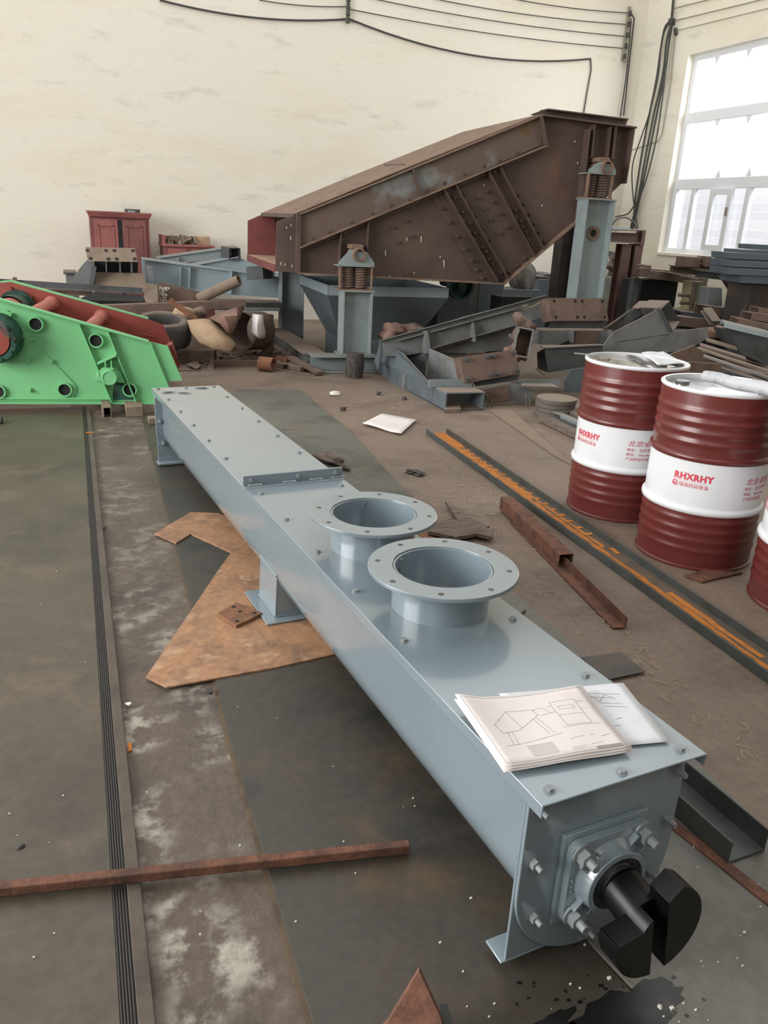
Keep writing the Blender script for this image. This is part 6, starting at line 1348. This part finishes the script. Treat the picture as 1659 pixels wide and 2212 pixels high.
for k, (px, py, w_, lab) in enumerate(((1498, 563, 0.28, 'dark brown block on the stacked beams below the window'), (1531, 562, 0.09, 'small tilted block on the stacked beams below the window'), (1570, 564, 0.10, 'small block beside the slate stack below the window'), (1400, 577, 0.12, 'low lump lying on the left of the storage rack'))):
    yy_ = (9.42, 9.36, 9.36, 9.95)[k]; g_ = gy(px, py, yy_); hh = (0.14, 0.14, 0.14, 0.10)[k]; solo('steel_block', MB().box((g_.x-w_/2, yy_, g_.z-hh/2-0.02), (g_.x+w_/2, yy_+0.2, g_.z+hh/2-0.02)), 'scrap_brown', lab, 'block', 'blocks on the storage rack', bevel=0.008)
# slate coloured stack of channels, stepped
lays = [(1640, 528, 540), (1608, 539, 549), (1580, 545, 560), (1578, 561, 577), (1576, 578, 594), (1600, 594, 612)]
names = ('topmost', 'second', 'third', 'fourth', 'fifth', 'lowest')
for k, (x0, y0, y1) in enumerate(lays):
    y = 8.0; a, b = gy(x0, y0, y), gy(x0, y1-0.6, y)
    mbx = MB().prism([a, V((a.x+1.2, a.y-0.3, a.z)), V((a.x+1.2, a.y-0.3, b.z)), V((b.x, b.y, b.z))], (0.09, 0.45, 0))
    solo('stacked_channel', mbx, 'stack', f'{names[k]} slate steel channel of the stepped stack beside the window', 'channel', 'slate channels stacked beside the window', smooth=0, bevel=0.006)
a = gy(1602, 613, 8.15)
solo('stack_support', MB().box((a.x+0.02, 8.02, 0), (min(a.x+1.4, XR-0.02), 8.4, gy(1600, 612, 8.0).z)), 'under', 'dark support block under the slate channel stack', 'support', bevel=0.01)
beam('steel_strut', 'brown strut leaning down from the rack below the slate stack', 'steel strut', gy(1558, 590, 9.2), gy(1592, 642, 9.0), 'C', 0.16, 0.08, 0.01, 'scrap_brown')
beam('steel_strut', 'reddish strut leaning left below the slate stack', 'steel strut', gy(1606, 628, 8.9), gy(1592, 668, 8.9), 'C', 0.12, 0.08, 0.01, 'frame_red')
# pale green post machine
pg = thing('gate_valve_post', 'pale green post machine with pipes under the window', 'machine', (gy(1505, 650, 9.5).x, 9.5, 0)); PG = Parts(pg)
PG.add('post', px_prism([(1496, 608), (1527, 610), (1522, 672), (1489, 672)], 9.5, (0, 0.2, 0)), 'pale_green', smooth=0)
PG.add('pipe', MB().tube([gy(1466, 637, 9.45), gy(1490, 638, 9.45), gy(1493, 655, 9.45), gy(1470, 654, 9.45)], 0.025, 8), 'dirty')
PG.add('valve_rod', MB().cyl(gy(1500, 612, 9.43), gy(1493, 668, 9.43), 0.03, n=10), 'scrap_brown')
PG.add('handwheel', MB().lathe([(0.09, 0), (0.11, 0.015), (0.09, 0.03), (0.07, 0.015), (0.09, 0)], gy(1530, 640, 9.4), (0.2, -1, 0), 20), 'scrap_dark')
PG.add('bracket_bar', MB().tube([gy(1570, 664, 9.3), gy(1570, 650, 9.3), gy(1590, 649, 9.3)], 0.02, 8), 'dirty')
PG.add('base', MB().box((gy(1460, 660, 9.5).x, 9.45, 0), (gy(1560, 660, 9.5).x, 9.75, gy(1500, 668, 9.5).z)), 'pale_green', smooth=0)
solo('glass_cabinet', px_prism([(1532, 620), (1560, 622), (1560, 662), (1528, 662)], 9.1, (0, 0.2, 0)), 'scrap', 'grey cabinet right of the pale green post', 'cabinet', bevel=0.008)
# lower right piles of channels and plates
def pile(label, x0, y0, x1, y1, ya, yb, prof, w, h, m, t=0.012): return beam('steel_channel', label, 'channel', gy(x0, y0, ya), gy(x1, y1, yb), prof, w, h, t, m, 'channels in the right hand scrap pile')
pile('brown channel below the pale green post, farthest of the right pile', 1462, 678, 1560, 690, 9.2, 9.0, 'N', 0.3, 0.10, 'scrap_dark')
pile('brown curved topped channel under the farthest right channel', 1450, 690, 1545, 702, 8.9, 8.7, 'N', 0.28, 0.12, 'scrap_brown')
pile('long brown channel crossing to the photo edge below the slate stack', 1515, 668, 1690, 690, 8.7, 8.6, 'N', 0.3, 0.12, 'scrap_brown')
pile('dusty channel above the long brown channel at the photo edge', 1628, 668, 1720, 684, 7.8, 7.6, 'N', 0.3, 0.07, 'scrap_brown')
pile('second dusty channel step at the photo edge', 1612, 680, 1720, 696, 7.6, 7.4, 'N', 0.3, 0.08, 'scrap_brown')
pile('grey blue edged channel above the dark box end', 1560, 698, 1660, 722, 7.3, 7.0, 'N', 0.42, 0.05, 'leg')
pile('brown plate topped channel behind the grey blue edged channel', 1585, 690, 1700, 712, 7.6, 7.3, 'N', 0.35, 0.06, 'scrap_brown')
solo('box_section', MB().prism([gy(1572, 712, 7.2), gy(1660, 730, 7.0), gy(1660, 790, 7.0), gy(1600, 764, 7.1), gy(1585, 735, 7.15)], (0.05, 0.3, 0)), 'scrap_dark', 'dark box section end at the photo edge above the middle drum', 'box section', smooth=0)
beam('steel_strut', 'grey strut leaning down onto the right pile', 'steel strut', gy(1525, 668, 8.1), gy(1546, 698, 7.9), 'C', 0.14, 0.06, 0.01, 'scrap')
lump('rust_lump', 'orange brown lump under the channels of the right pile', 'lump', (gy(1547, 718, 7.6).x, 7.6, gy(1547, 730, 7.6).z), 0.13, 0.12, 0.09, 'cork', 0, 51, 0.15)
solo('packing_block', MB().box((gy(1535, 730, 7.6).x, 7.5, 0.2), (gy(1600, 730, 7.6).x, 7.9, gy(1547, 731, 7.6).z)), 'dark', 'dark block under the orange brown lump', 'block')
for k, (x0, y0, x1, y1, ya, yb_3, w_, m, lab) in enumerate((
    (1525, 733, 1590, 752, 7.2, 7.0, 0.25, 'dirty', 'upper thin plate of the fan of plates behind the drums'),
    (1512, 745, 1610, 775, 6.9, 6.6, 0.25, 'scrap_brown', 'second thin plate of the fan of plates behind the drums'),
    (1505, 752, 1690, 812, 6.6, 6.0, 0.10, 'dirty', 'long pale edged strip fanning out behind the drums'),
    (1520, 768, 1690, 826, 6.3, 5.8, 0.08, 'scrap', 'lower long strip fanning out behind the drums'),
    (1500, 775, 1690, 840, 6.6, 6.2, 0.5, 'scrap_dark', 'dark wide plate below the fanned strips'))):
    beam('steel_strip', lab, 'steel strip', gy(x0, y0, ya), gy(x1, y1, yb_3), 'F', w_, 0.02, 0, m, 'fanned strips behind the drums')
solo('scrap_mound', MB().prism([(5.6, 6.9, 0), (8.8, 6.2, 0), (8.8, 7.4, 0), (6.2, 7.9, 0)], (0, 0, 0.22)), 'scrap_dark', 'dark bed of scrap plates under the right hand pile', 'scrap', smooth=0, bevel=0.03)
# rust coloured ground lumps: pieces of broken clod near the hopper
lump('sack', 'pinkish dusty sack between the front column and the sloping beam', 'sack', (gy(850, 718, 8.3).x, 8.35, gy(850, 738, 8.3).z), 0.13, 0.11, 0.10, 'pinkbag', 0, 61, 0.4)
lump('sack', 'tan dusty sack right of the pinkish sack below the hopper', 'sack', (gy(890, 712, 8.35).x, 8.4, gy(890, 731, 8.3).z), 0.15, 0.11, 0.09, 'scrap_brown', 0.4, 62, 0.4)

# ------------------------------------------------------------------ cables and conduits on the walls
def wall_back_pt(px, py, off=0.02): return gy(px, py, YB-off)
def sag(a, b, s_, n=14): return [a.lerp(b, k/n)+V((0, 0, -s_*4*(k/n)*(1-k/n))) for k in range(n+1)]
wires = (((345, 0), (750, 41), 0.10, 'thick cable drooping left of the middle bracket on the back wall', 0.014), ((560, 0), (752, 14), 0.03, 'thin wire left of the middle bracket on the back wall', 0.007),
         ((752, 40), (1276, 127), 0.22, 'thick cable drooping right of the middle bracket on the back wall', 0.014), ((756, 20), (1355, 105), 0.06, 'lowest thin wire between the two brackets on the back wall', 0.007),
         ((800, -4), (1358, 79), 0.06, 'second lowest thin wire between the brackets on the back wall', 0.007), ((935, -3), (1360, 53), 0.05, 'third thin wire up between the brackets on the back wall', 0.007), ((1110, -2), (1362, 28), 0.03, 'topmost thin wire in view reaching the corner bracket', 0.007))
for (a, b, s_, lab, r_) in wires:
    solo('wire', MB().tube(sag(wall_back_pt(*a), wall_back_pt(*b), s_), r_, 6), 'cable', lab, 'cable')
solo('wire', MB().tube([wall_back_pt(1276, 127), wall_back_pt(1277, 150), wall_back_pt(1268, 200), wall_back_pt(1258, 262)], 0.010, 6), 'cable', 'cable dropping from the long drooping cable down behind the screen', 'cable')
def insul(px, py0, py1, label):
    a, b = wall_back_pt(px, py0, 0.04), wall_back_pt(px, py1, 0.04); t = thing('cable_bracket', label, 'bracket', b); P = Parts(t)
    P.add('rail', MB().box((a.x-0.02, YB-0.05, b.z), (a.x+0.02, YB, a.z)), 'conduit')
    n = 4 if py1-py0 < 80 else 5
    for k in range(n):
        z = b.z+(a.z-b.z)*(k+0.3)/n; P.add('insulator', MB().lathe([(0.0, 0), (0.026, 0.0), (0.034, 0.03), (0.02, 0.045), (0.028, 0.07), (0.0, 0.075)], (a.x, YB-0.07, z-0.03), (0, 0, 1), 12), 'cable')
insul(752, -10, 50, 'bracket with insulators holding the wires, middle of the back wall')
insul(1361, 14, 132, 'bracket with insulators in the corner of the back wall')
cb = [[(1364, 30), (1370, 40), (1360, 130), (1347, 250)], [(1363, 40), (1360, 90), (1352, 170), (1340, 252)]]
for k, pts in enumerate(cb):
    solo('wire', MB().tube([wall_back_pt(x, y, 0.05+0.02*k) for x, y in pts], 0.012, 6), 'cable', ('right one of two cables dropping from the corner bracket behind the screen', 'left one of two cables dropping from the corner bracket behind the screen')[k], 'cable')
solo('switch_box', MB().box((wall_back_pt(1346, 120).x, YB-0.08, wall_back_pt(1346, 134).z), (wall_back_pt(1352, 120).x, YB, wall_back_pt(1346, 120).z)), 'conduit', 'tiny box under the corner bracket', 'box')
def wr(px, py, off=0.03): return gx(px, py, XR-off)
def smooth_pts(p, n=6):
    out = []; q = [p[0]]+list(p)+[p[-1]]
    for i in range(1, len(q)-2):
        a, b, c, d = q[i-1], q[i], q[i+1], q[i+2]
        for k in range(n):
            t = k/n; out.append(0.5*((2*b)+(c-a)*t+(2*a-5*b+4*c-d)*t*t+(3*b-a-3*c+d)*t**3))
    return out+[p[-1]]
bund = [[(1448, 45), (1436, 60), (1428, 100), (1418, 170), (1400, 260), (1385, 340), (1372, 430), (1368, 492)],
        [(1450, 48), (1440, 90), (1432, 160), (1412, 250), (1396, 330), (1380, 420), (1362, 494)],
        [(1452, 50), (1444, 100), (1438, 150), (1420, 240), (1402, 330), (1386, 410), (1366, 495)],
        [(1446, 48), (1430, 85), (1422, 160), (1404, 240), (1384, 300), (1366, 360), (1368, 430), (1378, 494)],
        [(1454, 20), (1449, 50), (1436, 170), (1418, 300), (1392, 400), (1374, 440), (1371, 470), (1374, 495)]]
labs = ('front strand of the dark cable bundle on the window wall', 'second strand of the dark cable bundle on the window wall', 'third strand of the dark cable bundle on the window wall', 'looping strand left of the dark cable bundle on the window wall', 'rear strand of the dark cable bundle on the window wall')
for k, pts in enumerate(bund):
    solo('cable', MB().tube(smooth_pts([wr(x, y, 0.05+0.02*k) for x, y in pts]), 0.017 if k < 3 else 0.012, 6), 'cable', labs[k], 'cable', 'dark cable bundle on the window wall')
solo('cable', MB().tube(smooth_pts([wr(1369, 445, 0.1), wr(1356, 462, 0.1), wr(1330, 468, 0.1)]), 0.012, 6), 'cable', 'loose cable curving left from the bundle over the red frame', 'cable')
solo('cable', MB().tube(smooth_pts([gy(1322, 488, 10.9), gy(1332, 474, 10.9), (gy(1352, 470, 10.9)), gy(1368, 480, 10.9), gy(1374, 494, 10.9)]), 0.012, 6), 'cable', 'cable arching above the tray on the red frame', 'cable')
solo('wire', MB().tube([wr(1459, 64), wr(1448, 180), wr(1430, 290), wr(1420, 306), wr(1358, 326)], 0.007, 6), 'conduit', 'thin wire running down right of the cable bundle', 'wire')
for k, (a, b) in enumerate((((1456, 18), (1560, -8)), ((1452, 46), (1700, -14)), ((1462, 66), (1700, 8)))):
    solo('wire', MB().tube([wr(*a), wr(*b)], 0.008 if k < 2 else 0.006, 6), 'conduit', ('uppermost wire on the window wall', 'middle wire crossing the window wall', 'faint lowest wire above the window')[k], 'wire')
t = thing('cable_bracket', 'dark bracket at the top of the cable bundle on the window wall', 'bracket', wr(1450, 50)); P = Parts(t)
P.add('rail', MB().tube([wr(1455, -5, 0.05), wr(1450, 50, 0.05)], 0.02, 6), 'cable'); P.add('clamp', MB().box(wr(1447, 52, 0.1), wr(1455, 42, 0.0)), 'cable')
solo('wall_hook', MB().tube([wr(1459, 62), wr(1460, 75)], 0.03, 6), 'cable', 'small hook where the thin wire turns down', 'hook')

# ------------------------------------------------------------------ litter on the floor
sh_ = MB(); rnd = random.Random(21)
for k in range(330):
    if k < 200: px, py = rnd.gauss(1010, 70), rnd.gauss(1080, 45)
    elif k < 260: px, py = rnd.uniform(1100, 1640), 0; py = 1180+(px-1100)*0.85+rnd.gauss(0, 25)
    else: px, py = rnd.uniform(560, 900), rnd.uniform(840, 920)
    p = gz(px, py, 0.004); 
    if p.y < 1.0 or p.y > 9: continue
    a = rnd.random()*6.3; l = rnd.uniform(0.015, 0.05); c = rnd.uniform(-1.4, 1.4)
    sh_.tube([p+V((cos(a+c*q)*l*q, sin(a+c*q)*l*q, 0.004*q)) for q in (0, 0.5, 1)], 0.0011, 4)
o = solo('wood_shavings', sh_, 'shaving', 'pale curled shavings scattered on the dirt beyond the conveyor', 'shavings'); o['kind'] = 'stuff'
cr_ = MB()
for k in range(120):
    px, py = rnd.uniform(0, 1659), rnd.uniform(880, 2212)
    if k > 70: px, py = rnd.uniform(1000, 1659), rnd.uniform(1780, 2212)
    p = gz(px, py, 0.011); r_ = rnd.uniform(0.0008, 0.0024)*(1.7 if rnd.random() < 0.08 else 1)
    if p.y > 6.5: continue
    cr_.box(p-V((r_, r_*0.8, 0.002)), p+V((r_, r_*0.8, r_)))
o = solo('paint_crumbs', cr_, 'crumb', 'white crumbs scattered over the floor plates', 'crumbs'); o['kind'] = 'stuff'
for k, (px, py, s_, lab) in enumerate(((720, 853, 0.05, 'small pale stone on the floor beyond the conveyor end'), (818, 851, 0.035, 'small pebble left of the grey base frame'), (742, 885, 0.04, 'small dark clod near the plate edge beyond the conveyor'), (873, 862, 0.035, 'small clod under the edge of the grey base frame'), (452, 1497, 0.02, 'dark chip under the corner of the large rusty plate'), (224, 1142, 0.016, 'grey chip beside the flat bar of the grooved rail'), (277, 1522, 0.012, 'pale chip beside the flat bar near the large rusty plate'), (45, 1832, 0.012, 'dark nut lying on the wide grey floor plate'), (1425, 2178, 0.008, 'white crumb at the edge of the oil spill'))):
    g_ = gz(px, py, 0.008); lump('floor_chip', lab, 'chip', g_, s_, s_*0.7, s_*0.5, 'crumb' if 'pale' in lab or 'white' in lab else 'cut', 0.5*k, 70+k, 0.3, 1)

db_ = MB(); rnd = random.Random(33)
for k in range(260):
    px, py = rnd.uniform(395, 600), rnd.uniform(756, 800)
    if py > 770+(px-395)*0.12: py -= 12
    p = gz(px, py, 0.0); r_ = rnd.uniform(0.01, 0.045); m_ = Euler((rnd.uniform(-.3, .3), rnd.uniform(-.3, .3), rnd.random()*6.3)).to_matrix().to_4x4(); m_.translation = p+V((0, 0, r_*0.3))
    db_.box((-r_*1.5, -r_*0.5, -r_*0.25), (r_*1.5, r_*0.5, r_*0.25), m_)
o = solo('rubble', db_, 'scrap_brown', 'brown rubble and chips covering the floor before the hopper', 'rubble', smooth=0); o['kind'] = 'stuff'
dm = MB(); rnd = random.Random(34)
N_, M_ = 26, 10
vs = []
for j in range(M_+1):
    for i in range(N_+1):
        x = -2.6+4.6*i/N_; y = 9.5+1.6*j/M_; e = min(1, min(i, N_-i)/3.0, min(j, M_-j)/2.0)
        vs.append(V((x, y, 0.0+e*(0.22+0.09*rnd.random()))))
dm.add(vs, [(j*(N_+1)+i, j*(N_+1)+i+1, (j+1)*(N_+1)+i+1, (j+1)*(N_+1)+i) for j in range(M_) for i in range(N_)])
o = solo('scrap_mound', dm, 'scrap_brown', 'low dusty mound of scrap under the heap left of the hopper', 'scrap mound', smooth=0); o['kind'] = 'stuff'

solo('scrap_bed', MB().prism([(6.9, 8.3, 0), (9.2, 8.1, 0), (9.2, 9.1, 0), (7.2, 9.3, 0)], (0, 0, 0.42)), 'under', 'dark bed of scrap under the farthest channels of the right hand pile', 'scrap', smooth=0, bevel=0.05)
